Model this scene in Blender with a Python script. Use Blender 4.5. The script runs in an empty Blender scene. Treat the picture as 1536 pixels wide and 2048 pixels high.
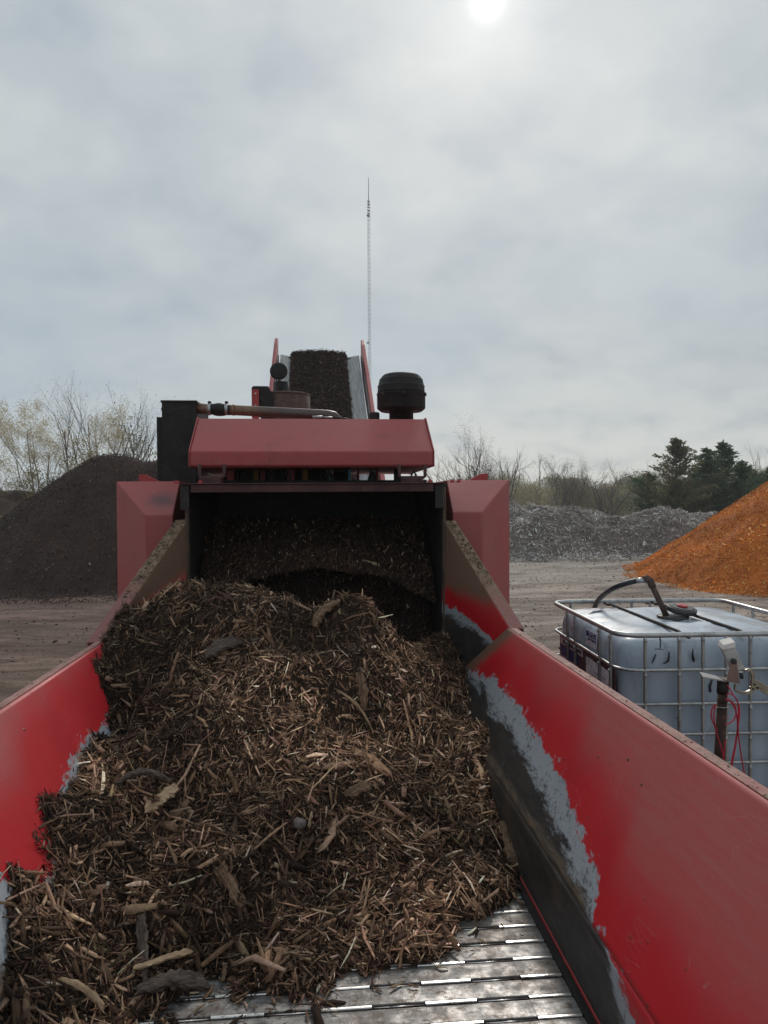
import bpy, bmesh, math, random
import numpy as np
from mathutils import Vector, Matrix

S = bpy.context.scene
COL = S.collection
random.seed(7)
R8 = np.random.default_rng(11)
PI = math.pi
rad = math.radians

# ------------------------------------------------------------------ camera
H = 2.0
F = 1500.0
camd = bpy.data.cameras.new('camera')
cam = bpy.data.objects.new('camera', camd)
COL.objects.link(cam)
S.camera = cam
camd.sensor_fit = 'HORIZONTAL'
camd.sensor_width = 36
camd.lens = 36 * F / 1536
camd.clip_start = 0.05
camd.clip_end = 5000
RM = Matrix.Rotation(-rad(5.1), 3, 'Z') @ Matrix.Rotation(PI / 2 - rad(0.9), 3, 'X') @ Matrix.Rotation(-rad(0.35), 3, 'Z')
cam.matrix_world = Matrix.Translation((0, 0, H)) @ RM.to_4x4()


def ray(px, py):
    return RM @ Vector(((px - 768) / F, -(py - 1024) / F, -1.0))


def at(px, py, X=None, Y=None, Z=None):
    """a measured point of the photograph placed at a known plane of the machine"""
    d = ray(px, py)
    t = Y / d.y if Y is not None else (X / d.x if X is not None else (Z - H) / d.z)
    return Vector((0, 0, H)) + d * t


def onplane(px, py, p0, n):
    d = ray(px, py)
    o = Vector((0, 0, H))
    return o + d * ((p0 - o).dot(n) / d.dot(n))


# ------------------------------------------------------------------ noise helpers (numpy)
def vnoise(x, y, seed=0):
    x = np.asarray(x, float); y = np.asarray(y, float)
    xi = np.floor(x).astype(np.int64); yi = np.floor(y).astype(np.int64)
    fx = x - xi; fy = y - yi
    fx = fx * fx * (3 - 2 * fx); fy = fy * fy * (3 - 2 * fy)

    def h(a, b):
        n = (a * 374761393 + b * 668265263 + seed * 1442695041) & 0x7fffffff
        n = ((n ^ (n >> 13)) * 1274126177) & 0x7fffffff
        return ((n ^ (n >> 16)) & 0xffff) / 65535.0
    a = h(xi, yi); b = h(xi + 1, yi); c = h(xi, yi + 1); d = h(xi + 1, yi + 1)
    return (a * (1 - fx) + b * fx) * (1 - fy) + (c * (1 - fx) + d * fx) * fy - 0.5


def fbm(x, y, seed=0, octv=4, gain=0.5):
    s = 0; a = 1.0
    for k in range(octv):
        s = s + a * vnoise(x * 2 ** k + 17.3 * k, y * 2 ** k - 9.1 * k, seed + k)
        a *= gain
    return s


# ------------------------------------------------------------------ materials
class Mt:
    def __init__(s, name, rough=0.6, metal=0.0, spec=None):
        s.m = bpy.data.materials.new(name)
        s.m.use_nodes = True
        s.nt = s.m.node_tree
        s.b = s.nt.nodes['Principled BSDF']
        s.b.inputs['Roughness'].default_value = rough
        s.b.inputs['Metallic'].default_value = metal
        if spec is not None:
            s.b.inputs['Specular IOR Level'].default_value = spec

    def put(s, sock, v):
        if v is None:
            return
        if isinstance(v, bpy.types.NodeSocket):
            s.nt.links.new(v, sock)
        elif isinstance(v, (tuple, list)) and len(v) == 3 and sock.type == 'RGBA':
            sock.default_value = (*v, 1)
        else:
            sock.default_value = v

    def set(s, **k):
        for a, v in k.items():
            s.put(s.b.inputs[a.replace('_', ' ')], v)
        return s

    def coord(s, kind='Object', scale=None):
        c = s.nt.nodes.new('ShaderNodeTexCoord').outputs[kind]
        if scale is None:
            return c
        mp = s.nt.nodes.new('ShaderNodeMapping')
        mp.inputs['Scale'].default_value = scale
        s.nt.links.new(c, mp.inputs['Vector'])
        return mp.outputs[0]

    def noise(s, scale, detail=4, rough=0.55, vec=None, dist=0.0):
        n = s.nt.nodes.new('ShaderNodeTexNoise')
        n.inputs['Scale'].default_value = scale
        n.inputs['Detail'].default_value = detail
        n.inputs['Roughness'].default_value = rough
        n.inputs['Distortion'].default_value = dist
        s.nt.links.new(vec if vec is not None else s.coord(), n.inputs['Vector'])
        return n.outputs['Fac']

    def voro(s, scale, vec=None, feat='F1', out='Distance', rnd=1.0):
        n = s.nt.nodes.new('ShaderNodeTexVoronoi')
        n.feature = feat
        n.inputs['Scale'].default_value = scale
        n.inputs['Randomness'].default_value = rnd
        s.nt.links.new(vec if vec is not None else s.coord(), n.inputs['Vector'])
        return n.outputs[out]

    def math(s, op, a, b=0.0, clamp=False):
        n = s.nt.nodes.new('ShaderNodeMath')
        n.operation = op
        n.use_clamp = clamp
        s.put(n.inputs[0], a)
        s.put(n.inputs[1], b)
        return n.outputs[0]

    def mr(s, v, a, b, c=0.0, d=1.0, smooth=True):
        n = s.nt.nodes.new('ShaderNodeMapRange')
        n.interpolation_type = 'SMOOTHSTEP' if smooth else 'LINEAR'
        s.put(n.inputs[0], v)
        for i, q in enumerate((a, b, c, d)):
            n.inputs[i + 1].default_value = q
        return n.outputs[0]

    def mix(s, f, a, b, mode='MIX'):
        n = s.nt.nodes.new('ShaderNodeMix')
        n.data_type = 'RGBA'
        n.blend_type = mode
        s.put(n.inputs[0], f)
        s.put(n.inputs[6], a)
        s.put(n.inputs[7], b)
        return n.outputs[2]

    def attr(s, name, out='Fac'):
        n = s.nt.nodes.new('ShaderNodeAttribute')
        n.attribute_name = name
        return n.outputs[out]

    def xyz(s, kind='Object'):
        n = s.nt.nodes.new('ShaderNodeSeparateXYZ')
        s.nt.links.new(s.coord(kind), n.inputs[0])
        return n.outputs

    def nz(s):
        g = s.nt.nodes.new('ShaderNodeNewGeometry')
        n = s.nt.nodes.new('ShaderNodeSeparateXYZ')
        s.nt.links.new(g.outputs['Normal'], n.inputs[0])
        return n.outputs[2]

    def bump(s, h, strength=0.3, dist=0.01):
        n = s.nt.nodes.new('ShaderNodeBump')
        n.inputs['Strength'].default_value = strength
        n.inputs['Distance'].default_value = dist
        s.put(n.inputs['Height'], h)
        s.nt.links.new(n.outputs[0], s.b.inputs['Normal'])
        return s


RED = (0.38, 0.016, 0.022)
DUST = (0.32, 0.125, 0.115)
MUD = (0.155, 0.098, 0.06)
MATS = {}


def m_red(name='dusty_red_paint', dust=0.6, dark=(0.03, 0.012, 0.012), smudge=None):
    m = Mt(name, 0.55)
    lo = m.noise(1.6, 5, 0.6)
    fine = m.noise(60, 4, 0.7)
    streak = m.noise(7, 4, 0.6, m.coord('Object', (6, 6, 0.6)))
    f = m.math('MULTIPLY', m.mr(lo, 0.3, 0.75, 0.55, 1.15), dust)
    f = m.math('ADD', f, m.math('MULTIPLY', m.math('SUBTRACT', fine, 0.5), 0.35))
    f = m.math('ADD', f, m.math('MULTIPLY', m.math('SUBTRACT', streak, 0.5), 0.25), True)
    c = m.mix(f, RED, DUST)
    grime = m.mr(m.noise(3.1, 5, 0.65), 0.56, 0.78, 0, 0.45)
    c = m.mix(grime, c, dark)
    if smudge is not None:
        vd = m.nt.nodes.new('ShaderNodeVectorMath'); vd.operation = 'DISTANCE'
        m.nt.links.new(m.coord(), vd.inputs[0]); vd.inputs[1].default_value = smudge
        dsm = m.math('ADD', vd.outputs['Value'], m.math('MULTIPLY', m.math('SUBTRACT', m.noise(12, 6, 0.7), 0.5), 0.16))
        c = m.mix(m.mr(dsm, 0.13, 0.02, 0, 0.75), c, (0.07, 0.05, 0.052))
    spk = m.mr(m.voro(45), 0.0, 0.10, 0.5, 0.0)
    c = m.mix(spk, c, MUD)
    m.set(Base_Color=c, Roughness=m.mr(lo, 0.3, 0.7, 0.42, 0.62))
    m.bump(m.math('ADD', m.math('MULTIPLY', fine, 0.3), m.noise(4, 2)), 0.12, 0.02)
    return m.m


def m_panel(name, seam_y, left=False):
    """worn feed tray plate: dusty red paint, grey primer band, bare dark steel"""
    m = Mt(name, 0.5)
    o = m.xyz()
    along = m.coord('Object', (1, 1, 1))
    jag = m.noise(16, 6, 0.72, m.coord('Object', (1, 0.8, 1.6)))
    jag2 = m.noise(60, 4, 0.7)
    big = m.noise(3.2, 3, 0.5)
    j = m.math('ADD', m.math('MULTIPLY', m.math('SUBTRACT', jag, 0.5), 0.17), m.math('MULTIPLY', m.math('SUBTRACT', jag2, 0.5), 0.045))
    rg = m.math('ADD', m.attr('rg'), j)
    j2 = m.math('MULTIPLY', m.math('SUBTRACT', m.noise(9, 7, 0.75, m.coord('Object', (1, 0.5, 2.2))), 0.5), 0.28)
    gd = m.math('ADD', m.attr('gd'), m.math('ADD', j2, m.math('MULTIPLY', m.math('SUBTRACT', jag2, 0.5), 0.05)))
    # dust on red
    rgs = m.math('ADD', m.attr('rg'), m.math('MULTIPLY', m.math('SUBTRACT', big, 0.5), 0.16))
    dust = m.mr(rgs, 0.05 if not left else 0.12, 0.31 if not left else 0.40, 0.0, 0.72)
    streak = m.noise(5, 5, 0.7, m.coord('Object', (9, 0.9, 9)))
    dust = m.math('MULTIPLY', dust, m.mr(streak, 0.3, 0.7, 0.78, 1.12))
    fine = m.noise(110, 3, 0.7)
    dust = m.math('ADD', dust, m.math('MULTIPLY', m.math('SUBTRACT', fine, 0.5), 0.12), True)
    red = m.mix(m.mr(big, 0.35, 0.7), (0.52, 0.009, 0.017), (0.45, 0.008, 0.015))
    c = m.mix(dust, red, (0.40, 0.125, 0.112))
    # mud towards the mouth of the machine
    mudf = m.mr(m.math('ADD', m.attr('mud'), m.math('MULTIPLY', m.math('SUBTRACT', m.noise(5, 5, 0.6), 0.5), 0.5)), 0.25, 0.75, 0, 0.92)
    c = m.mix(mudf, c, m.mix(m.noise(22, 5, 0.7), (0.13, 0.08, 0.05), (0.20, 0.135, 0.09)))
    # splashed crumbs of mud
    v = m.voro(13, m.coord('Object', (1, 1, 1.5)))
    spl = m.mr(m.math('ADD', v, m.math('MULTIPLY', jag2, 0.12)), 0.12, 0.16, 1, 0)
    spl = m.math('MULTIPLY', spl, m.mr(m.noise(2.1, 2), 0.46, 0.56))
    v2 = m.mr(m.voro(60), 0.1, 0.16, 0.8, 0)
    spl = m.math('MAXIMUM', spl, m.math('MULTIPLY', v2, m.mr(m.noise(3.7, 2), 0.52, 0.62)))
    c = m.mix(spl, c, (0.075, 0.04, 0.022))
    # scratches to primer and bare metal
    sc = m.voro(3.2, m.coord('Object', (1.0, 1.6, 16)), 'DISTANCE_TO_EDGE')
    scr = m.math('MULTIPLY', m.mr(sc, 0.0, 0.012, 1, 0), m.mr(m.noise(4.4, 3), 0.53, 0.61))
    c = m.mix(m.math('MULTIPLY', scr, 0.35), c, (0.42, 0.33, 0.32))
    primer = m.mix(m.noise(24, 5, 0.7), (0.25, 0.28, 0.31), (0.40, 0.43, 0.455))
    pit = m.mr(m.math('ADD', m.noise(75, 4, 0.75, m.coord('Object', (1, 1, 0.55))), m.math('MULTIPLY', m.noise(12, 3), 0.35)), 0.76, 0.80)
    primer = m.mix(m.math('MULTIPLY', pit, 0.85), primer, (0.05, 0.05, 0.052))
    c = m.mix(m.mr(rg, -0.007, 0.006, 0, 1, False), primer, c)
    steel = m.mix(m.mr(m.noise(6, 7, 0.7, m.coord('Object', (6, 1.2, 6))), 0.35, 0.7), (0.02, 0.021, 0.022), (0.055, 0.048, 0.042))
    sdust = m.mr(m.noise(3.0, 6, 0.7, m.coord('Object', (1, 1, 1))), 0.48, 0.72, 0, 0.75)
    steel = m.mix(sdust, steel, (0.10, 0.075, 0.055))
    fold = m.mr(m.math('ABSOLUTE', m.math('SUBTRACT', o[2], 0.872)), 0.004, 0.035, 1, 0)
    fold = m.math('MULTIPLY', fold, m.mr(m.noise(14, 6, 0.75, m.coord('Object', (3, 0.6, 6))), 0.38, 0.6))
    steel = m.mix(m.math('MULTIPLY', fold, 0.8), steel, (0.17, 0.125, 0.085))
    sh = m.mr(m.voro(3.0, m.coord('Object', (1.0, 0.9, 14)), 'DISTANCE_TO_EDGE'), 0.0, 0.02, 0.5, 0)
    steel = m.mix(m.math('MULTIPLY', sh, m.mr(m.noise(3.3, 3), 0.45, 0.6)), steel, (0.22, 0.22, 0.225))
    isteel = m.mr(gd, -0.022, 0.014, 1, 0, False)
    c = m.mix(isteel, c, steel)
    m.set(Base_Color=c, Roughness=m.math('ADD', m.mr(dust, 0, 0.6, 0.40, 0.55), m.math('MULTIPLY', m.noise(30, 3), 0.12)))
    hgt = m.math('ADD', m.mr(rg, -0.003, 0.003, 0, 0.5, False), m.mr(gd, -0.005, 0.005, 0, 0.3, False))
    hgt = m.math('ADD', hgt, m.math('ADD', m.math('MULTIPLY', spl, 1.2), m.math('MULTIPLY', fine, 0.15)))
    m.bump(hgt, 0.5, 0.003)
    return m.m


def m_simple(name, col, col2=None, rough=0.6, metal=0.0, scale=8, bump=0.1, spot=None, spots=0.0, spec=None):
    m = Mt(name, rough, metal, spec)
    n = m.noise(scale, 5, 0.65)
    c = m.mix(m.mr(n, 0.3, 0.7), col, col2 or tuple(x * 0.7 for x in col))
    if spot:
        c = m.mix(m.mr(m.noise(scale * 2.3, 6, 0.7), 0.5, 0.68, 0, spots), c, spot)
    m.set(Base_Color=c, Roughness=m.mr(n, 0.2, 0.8, max(0.05, rough - 0.1), min(1, rough + 0.12)))
    m.bump(m.noise(scale * 5, 4), bump, 0.004)
    return m.m


def m_chips(name, rough=0.8, scale=60, contrast=(0.6, 1.25)):
    m = Mt(name, rough, spec=0.25)
    c = m.attr('Col', 'Color')
    n = m.noise(scale, 4, 0.7, m.coord('Object'))
    v = m.mr(n, 0.25, 0.75, contrast[0], contrast[1])
    mixn = m.nt.nodes.new('ShaderNodeVectorMath'); mixn.operation = 'SCALE'
    m.nt.links.new(c, mixn.inputs[0]); m.nt.links.new(v, mixn.inputs['Scale'])
    m.nt.links.new(mixn.outputs[0], m.b.inputs['Base Color'])
    m.bump(n, 0.4, 0.002)
    return m.m


# ------------------------------------------------------------------ mesh builder
class MB:
    def __init__(s):
        s.v = []; s.f = []; s.sm = []

    def add(s, vs, fs, smooth=False):
        o = len(s.v)
        s.v += [tuple(p) for p in vs]
        s.f += [tuple(i + o for i in f) for f in fs]
        s.sm += [smooth] * len(fs)
        return s

    def box(s, x0, x1, y0, y1, z0, z1, M=None):
        vs = [Vector((x, y, z)) for z in (z0, z1) for y in (y0, y1) for x in (x0, x1)]
        if M is not None:
            vs = [M @ p for p in vs]
        return s.add(vs, [(0, 2, 3, 1), (4, 5, 7, 6), (0, 1, 5, 4), (2, 6, 7, 3), (0, 4, 6, 2), (1, 3, 7, 5)])

    def hexa(s, a, b):
        """two matching quads a,b (lists of 4 points) joined to a solid"""
        return s.add(list(a) + list(b), [(3, 2, 1, 0), (4, 5, 6, 7), (0, 1, 5, 4), (1, 2, 6, 5), (2, 3, 7, 6), (3, 0, 4, 7)])

    def prism(s, poly, d):
        n = len(poly); d = Vector(d)
        vs = [Vector(p) for p in poly] + [Vector(p) + d for p in poly]
        return s.add(vs, [tuple(range(n))[::-1], tuple(range(n, 2 * n))] + [(i, (i + 1) % n, n + (i + 1) % n, n + i) for i in range(n)])

    def tube(s, pts, r, n=8, cap=True, closed=False):
        pts = [Vector(p) for p in pts]
        k = len(pts)
        rs = r if isinstance(r, (list, tuple)) else [r] * k
        vs = []; fs = []
        up = None
        for i, p in enumerate(pts):
            if closed:
                d = pts[(i + 1) % k] - pts[i - 1]
            else:
                d = pts[min(i + 1, k - 1)] - pts[max(i - 1, 0)]
            d.normalize()
            if up is None:
                up = Vector((0, 0, 1)) if abs(d.z) < 0.9 else Vector((1, 0, 0))
            a = d.cross(up)
            if a.length < 1e-5:
                a = d.orthogonal()
            a.normalize()
            b = a.cross(d).normalized()
            up = b
            for q in range(n):
                t = 2 * PI * q / n
                vs.append(p + (a * math.cos(t) + b * math.sin(t)) * rs[i])
        m = k if closed else k - 1
        for i in range(m):
            for q in range(n):
                j = (i + 1) % k
                fs.append((i * n + q, i * n + (q + 1) % n, j * n + (q + 1) % n, j * n + q))
        s.add(vs, fs, True)
        if cap and not closed:
            o = len(s.v) - len(vs)
            s.f.append(tuple(o + q for q in range(n))[::-1]); s.sm.append(False)
            s.f.append(tuple(o + (k - 1) * n + q for q in range(n))); s.sm.append(False)
        return s

    def lathe(s, prof, c, axis=(0, 0, 1), n=32, smooth=True):
        ax = Vector(axis).normalized()
        a = ax.orthogonal().normalized(); b = ax.cross(a)
        c = Vector(c)
        vs = []; fs = []
        for (r, h) in prof:
            for q in range(n):
                t = 2 * PI * q / n
                vs.append(c + ax * h + (a * math.cos(t) + b * math.sin(t)) * r)
        k = len(prof)
        for i in range(k - 1):
            for q in range(n):
                fs.append((i * n + q, i * n + (q + 1) % n, (i + 1) * n + (q + 1) % n, (i + 1) * n + q))
        s.add(vs, fs, smooth)
        o = len(s.v) - len(vs)
        s.f.append(tuple(o + q for q in range(n))[::-1]); s.sm.append(False)
        s.f.append(tuple(o + (k - 1) * n + q for q in range(n))); s.sm.append(False)
        return s

    def build(s, name, mat, parent=None, bevel=0.0, seg=2):
        me = bpy.data.meshes.new(name)
        me.from_pydata([tuple(p) for p in s.v], [], s.f)
        me.polygons.foreach_set('use_smooth', s.sm)
        bm = bmesh.new(); bm.from_mesh(me)
        bmesh.ops.recalc_face_normals(bm, faces=bm.faces)
        bm.to_mesh(me); bm.free()
        me.materials.append(mat)
        o = bpy.data.objects.new(name, me)
        COL.objects.link(o)
        if parent:
            o.parent = parent
            o.matrix_parent_inverse = wm(parent).inverted()
        if bevel:
            b = o.modifiers.new('bevel', 'BEVEL'); b.width = bevel; b.segments = seg; b.limit_method = 'ANGLE'
            b.angle_limit = rad(40); b.harden_normals = False
        return o


def wm(o):
    M = o.matrix_basis.copy()
    if o.parent:
        M = wm(o.parent) @ o.matrix_parent_inverse @ M
    return M


def tag(o, label=None, cat=None, group=None, kind=None):
    if label: o['label'] = label
    if cat: o['category'] = cat
    if group: o['group'] = group
    if kind: o['kind'] = kind
    return o


def empty(name, loc, rz=0.0):
    o = bpy.data.objects.new(name, None)
    o.location = loc; o.rotation_euler = (0, 0, rz)
    o.empty_display_size = 0.2
    COL.objects.link(o)
    return o


def np_mesh(name, V, Q, mat, cols=None, smooth=None, attrs=None, parent=None):
    """fast quad mesh from numpy arrays"""
    me = bpy.data.meshes.new(name)
    nv, nq = len(V), len(Q)
    me.vertices.add(nv); me.vertices.foreach_set('co', np.asarray(V, np.float32).ravel())
    me.loops.add(nq * 4); me.loops.foreach_set('vertex_index', np.asarray(Q, np.int32).ravel())
    me.polygons.add(nq)
    me.polygons.foreach_set('loop_start', np.arange(0, nq * 4, 4, dtype=np.int32))
    if smooth is not None:
        me.polygons.foreach_set('use_smooth', smooth)
    me.update(calc_edges=True)
    if cols is not None:
        a = me.attributes.new('Col', 'FLOAT_COLOR', 'POINT')
        c4 = np.ones((nv, 4), np.float32); c4[:, :3] = cols
        a.data.foreach_set('color', c4.ravel())
    for k, arr in (attrs or {}).items():
        a = me.attributes.new(k, 'FLOAT', 'POINT')
        a.data.foreach_set('value', np.asarray(arr, np.float32).ravel())
    me.materials.append(mat)
    o = bpy.data.objects.new(name, me)
    COL.objects.link(o)
    if parent:
        o.parent = parent
        o.matrix_parent_inverse = wm(parent).inverted()
    return o


def chips(P, N, L, W, T, col, tilt=0.35, rings=3, rng=R8, bend=0.15, dirv=None):
    n = len(P)
    N = N / np.linalg.norm(N, axis=1, keepdims=True)
    r = rng.normal(size=(n, 3))
    if dirv is not None:
        r = r * 0.55 + dirv
    t = np.cross(N, r); t /= np.linalg.norm(t, axis=1, keepdims=True) + 1e-9
    a = rng.normal(0, tilt, n)[:, None]
    d = t * np.cos(a) + N * np.sin(a)
    s0 = np.cross(d, N); s0 /= np.linalg.norm(s0, axis=1, keepdims=True) + 1e-9
    u0 = np.cross(s0, d)
    ro = rng.normal(0, 0.6, n)[:, None]
    sd = s0 * np.cos(ro) + u0 * np.sin(ro)
    up = -s0 * np.sin(ro) + u0 * np.cos(ro)
    L = L[:, None]; W = W[:, None]; T = T[:, None]
    bv = (up * rng.normal(0, bend, n)[:, None] + sd * rng.normal(0, bend, n)[:, None]) * L
    V = np.zeros((n, rings, 4, 3))
    for i in range(rings):
        s = i / (rings - 1) - 0.5
        k = 1.0 if (rings == 3 and i == 1) else rng.uniform(0.25, 0.95, n)[:, None]
        c = P + d * L * s + bv * (0.25 - s * s)
        tw = rng.normal(0, 0.12, n)[:, None] * W
        for q, (x, y) in enumerate(((-1, -1), (1, -1), (1, 1), (-1, 1))):
            V[:, i, q] = c + sd * (W * 0.5 * k * x + tw) + up * T * 0.5 * y * k
            if rings == 3 and i != 1:
                V[:, i, q] += d * rng.normal(0, 0.05, n)[:, None] * L
    nv = rings * 4
    base = (np.arange(n) * nv)[:, None, None]
    q = []
    for i in range(rings - 1):
        for k in range(4):
            q.append((i * 4 + k, i * 4 + (k + 1) % 4, (i + 1) * 4 + (k + 1) % 4, (i + 1) * 4 + k))
    q.append((3, 2, 1, 0)); q.append(tuple((rings - 1) * 4 + k for k in range(4)))
    Q = (base + np.array(q)[None]).reshape(-1, 4)
    C = np.repeat(col, nv, axis=0)
    return V.reshape(-1, 3), Q, C


def grid_quads(nx, ny):
    i = np.arange(nx - 1)[:, None] * ny + np.arange(ny - 1)[None]
    return np.stack([i, i + ny, i + ny + 1, i + 1], -1).reshape(-1, 4)


def palette(n, cols, w, rng=R8, jit=0.18):
    cols = np.array(cols); idx = rng.choice(len(cols), n, p=np.array(w) / sum(w))
    c = cols[idx] * np.exp(rng.normal(0, jit, n))[:, None] * (1 + rng.normal(0, 0.04, (n, 3)))
    return np.clip(c, 0.001, 0.9)


# ------------------------------------------------------------------ world: overcast sky
sun_dir = ray(975, 2).normalized()
sun_el = math.asin(sun_dir.z)
sun_az = math.atan2(sun_dir.x, sun_dir.y)
W = bpy.data.worlds.new('World'); S.world = W
W.use_nodes = True
nt = W.node_tree
bg = nt.nodes['Background']; bg.inputs[1].default_value = 0.1


class WN(Mt):
    def __init__(s, nt): s.nt = nt


w = WN(nt)
sky = nt.nodes.new('ShaderNodeTexSky'); sky.sky_type = 'NISHITA'; sky.sun_disc = False
sky.sun_elevation = sun_el; sky.sun_rotation = sun_az; sky.air_density = 1.0; sky.dust_density = 2.0
gen = nt.nodes.new('ShaderNodeTexCoord').outputs['Generated']
sp = nt.nodes.new('ShaderNodeSeparateXYZ'); nt.links.new(gen, sp.inputs[0])
zz = w.math('ADD', w.math('MAXIMUM', sp.outputs[2], 0.0), 0.34)
cb = nt.nodes.new('ShaderNodeCombineXYZ')
nt.links.new(w.math('DIVIDE', sp.outputs[0], zz), cb.inputs[0])
nt.links.new(w.math('DIVIDE', sp.outputs[1], zz), cb.inputs[1])
cl = cb.outputs[0]
n1 = w.noise(2.1, 6, 0.5, cl, 0.25)
n2 = w.noise(5.5, 6, 0.5, cl, 0.15)
n3 = w.noise(0.7, 3, 0.5, cl, 0.2)
cf = w.math('ADD', w.math('MULTIPLY', n1, 0.55), w.math('MULTIPLY', n2, 0.45))
c_d = (3.75, 4.4, 5.0)
c_m = (4.85, 5.42, 5.75)
c_l = (5.9, 6.35, 6.45)
cc = w.mix(w.mr(cf, 0.37, 0.50), c_d, c_m)
cc = w.mix(w.mr(cf, 0.48, 0.62), cc, c_l)
# thin bluish gaps low on the left, pale band low on the right
blue = w.math('MULTIPLY', w.mr(n3, 0.42, 0.62), w.mr(sp.outputs[2], 0.5, 0.05))
leftw = w.mr(sp.outputs[0], 0.15, -0.45)
blue = w.math('MULTIPLY', w.math('MAXIMUM', blue, w.math('MULTIPLY', leftw, w.mr(sp.outputs[2], 0.45, 0.05))), 0.62)
cc = w.mix(blue, cc, (3.6, 4.8, 6.0))
low = w.math('MULTIPLY', w.mr(sp.outputs[2], 0.26, 0.02), w.mr(sp.outputs[0], -0.25, 0.3, 0.5, 1.0))
cc = w.mix(w.math('MULTIPLY', low, w.mr(n2, 0.3, 0.6, 0.4, 1.0)), cc, (6.9, 7.2, 7.1))
# sun veiled by cloud
dt = nt.nodes.new('ShaderNodeVectorMath'); dt.operation = 'DOT_PRODUCT'
nrm = nt.nodes.new('ShaderNodeVectorMath'); nrm.operation = 'NORMALIZE'
nt.links.new(gen, nrm.inputs[0]); nt.links.new(nrm.outputs[0], dt.inputs[0]); dt.inputs[1].default_value = sun_dir
dd = w.math('MAXIMUM', dt.outputs['Value'], 0.0)
disc = w.math('MULTIPLY', w.math('POWER', dd, 10000.0), 7.0)
halo = w.math('MULTIPLY', w.math('POWER', dd, 500.0), 1.9)
halo2 = w.math('MULTIPLY', w.math('POWER', dd, 26.0), 0.75)
gl = w.math('ADD', disc, w.math('ADD', halo, halo2))
g3 = nt.nodes.new('ShaderNodeVectorMath'); g3.operation = 'SCALE'; g3.inputs[0].default_value = (1, 0.98, 0.93)
nt.links.new(gl, g3.inputs['Scale'])
mixed = w.mix(0.93, sky.outputs[0], cc)
sm_ = nt.nodes.new('ShaderNodeVectorMath'); sm_.operation = 'ADD'
nt.links.new(mixed, sm_.inputs[0]); nt.links.new(g3.outputs[0], sm_.inputs[1])
nt.links.new(sm_.outputs[0], bg.inputs[0])

sl = bpy.data.lights.new('sun', 'SUN'); sl.energy = 1.5; sl.angle = rad(12); sl.color = (1, 0.95, 0.88)
so = bpy.data.objects.new('sun', sl); COL.objects.link(so)
so.rotation_euler = (-sun_dir).to_track_quat('-Z', 'Y').to_euler()
so.location = (0, 0, 20)

S.view_settings.view_transform = 'Standard'
S.view_settings.look = 'None'
S.view_settings.exposure = 0.12
S.view_settings.gamma = 1.0

# ------------------------------------------------------------------ ground
def ground_z(x, y):
    near = np.exp(-(np.hypot(x, y) / 60.0) ** 2)
    z = 0.05 * fbm(x * 0.35, y * 0.7, 3, 4) * near
    # wheel ruts running across the yard on the left and the right
    z += near * 0.03 * np.sin(y * 2.3 + 0.5 * fbm(x * 0.2, y * 0.2, 5)) * np.clip((y - 5) / 5, 0, 1)
    z += near * 0.035 * fbm(x * 2.5, y * 4.0, 8, 3)
    return z - 0.02


xs = np.concatenate([-np.geomspace(375, 24.2, 14), np.arange(-24, 24.01, 0.16), np.geomspace(24.2, 375, 14)])
ys = np.concatenate([-np.geomspace(100, 2, 8), np.arange(-1.5, 34.01, 0.16), np.geomspace(34.5, 375, 14)])
GX, GY = np.meshgrid(xs, ys, indexing='ij')
GV = np.stack([GX, GY, ground_z(GX, GY)], -1).reshape(-1, 3)
m = Mt('yard_dirt', 0.92, spec=0.15)
o = m.xyz()
warp = m.noise(0.25, 4, 0.6)
side = m.mr(m.math('ADD', o[0], m.math('MULTIPLY', m.math('SUBTRACT', warp, 0.5), 9)), -1.5, 3.2)
dark = m.mix(m.mr(m.noise(1.4, 6, 0.7, m.coord('Object', (0.5, 2.2, 1))), 0.35, 0.68), (0.125, 0.078, 0.058), (0.31, 0.22, 0.175))
lightc = m.mix(m.mr(m.noise(0.9, 7, 0.7, m.coord('Object', (0.45, 1.8, 1))), 0.33, 0.66), (0.24, 0.185, 0.152), (0.62, 0.51, 0.43))
c = m.mix(side, dark, lightc)
# pale wet-dried lane in front of the far mound
lane = m.math('MULTIPLY', m.mr(m.math('ADD', o[1], m.math('MULTIPLY', warp, 6)), 19, 23), side)
c = m.mix(m.math('MULTIPLY', lane, 0.7), c, (0.50, 0.45, 0.39))
clod = m.mr(m.math('ADD', m.voro(2.2, m.coord('Object', (1, 1, 1))), m.math('MULTIPLY', m.noise(9, 4), 0.16)), 0.16, 0.24, 0.75, 0)
clod = m.math('MULTIPLY', clod, m.mr(m.noise(0.6, 3), 0.48, 0.6))
c = m.mix(clod, c, (0.07, 0.05, 0.04))
pat = m.noise(0.5, 6, 0.7, m.coord('Object', (0.5, 1.6, 1)), 0.3)
c = m.mix(m.mr(pat, 0.46, 0.60, 0, 0.55), c, (0.115, 0.085, 0.068))
grain = m.noise(26, 5, 0.75)
c = m.mix(m.mr(grain, 0.3, 0.66, 0.55, 0.0), c, (0.06, 0.045, 0.036))
sp_ = m.mr(m.voro(16), 0.06, 0.12, 0.55, 0)
c = m.mix(sp_, c, (0.42, 0.37, 0.32))
m.set(Base_Color=c)
m.bump(m.math('ADD', m.math('ADD', grain, m.math('MULTIPLY', m.noise(5, 4), 1.5)), m.math('MULTIPLY', clod, 1.2)), 0.7, 0.04)
g = np_mesh('ground', GV, grid_quads(len(xs), len(ys)), m.m, smooth=np.ones((len(xs) - 1) * (len(ys) - 1), bool))
tag(g, 'brown and grey dirt of the yard with wheel tracks', kind='structure')

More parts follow.
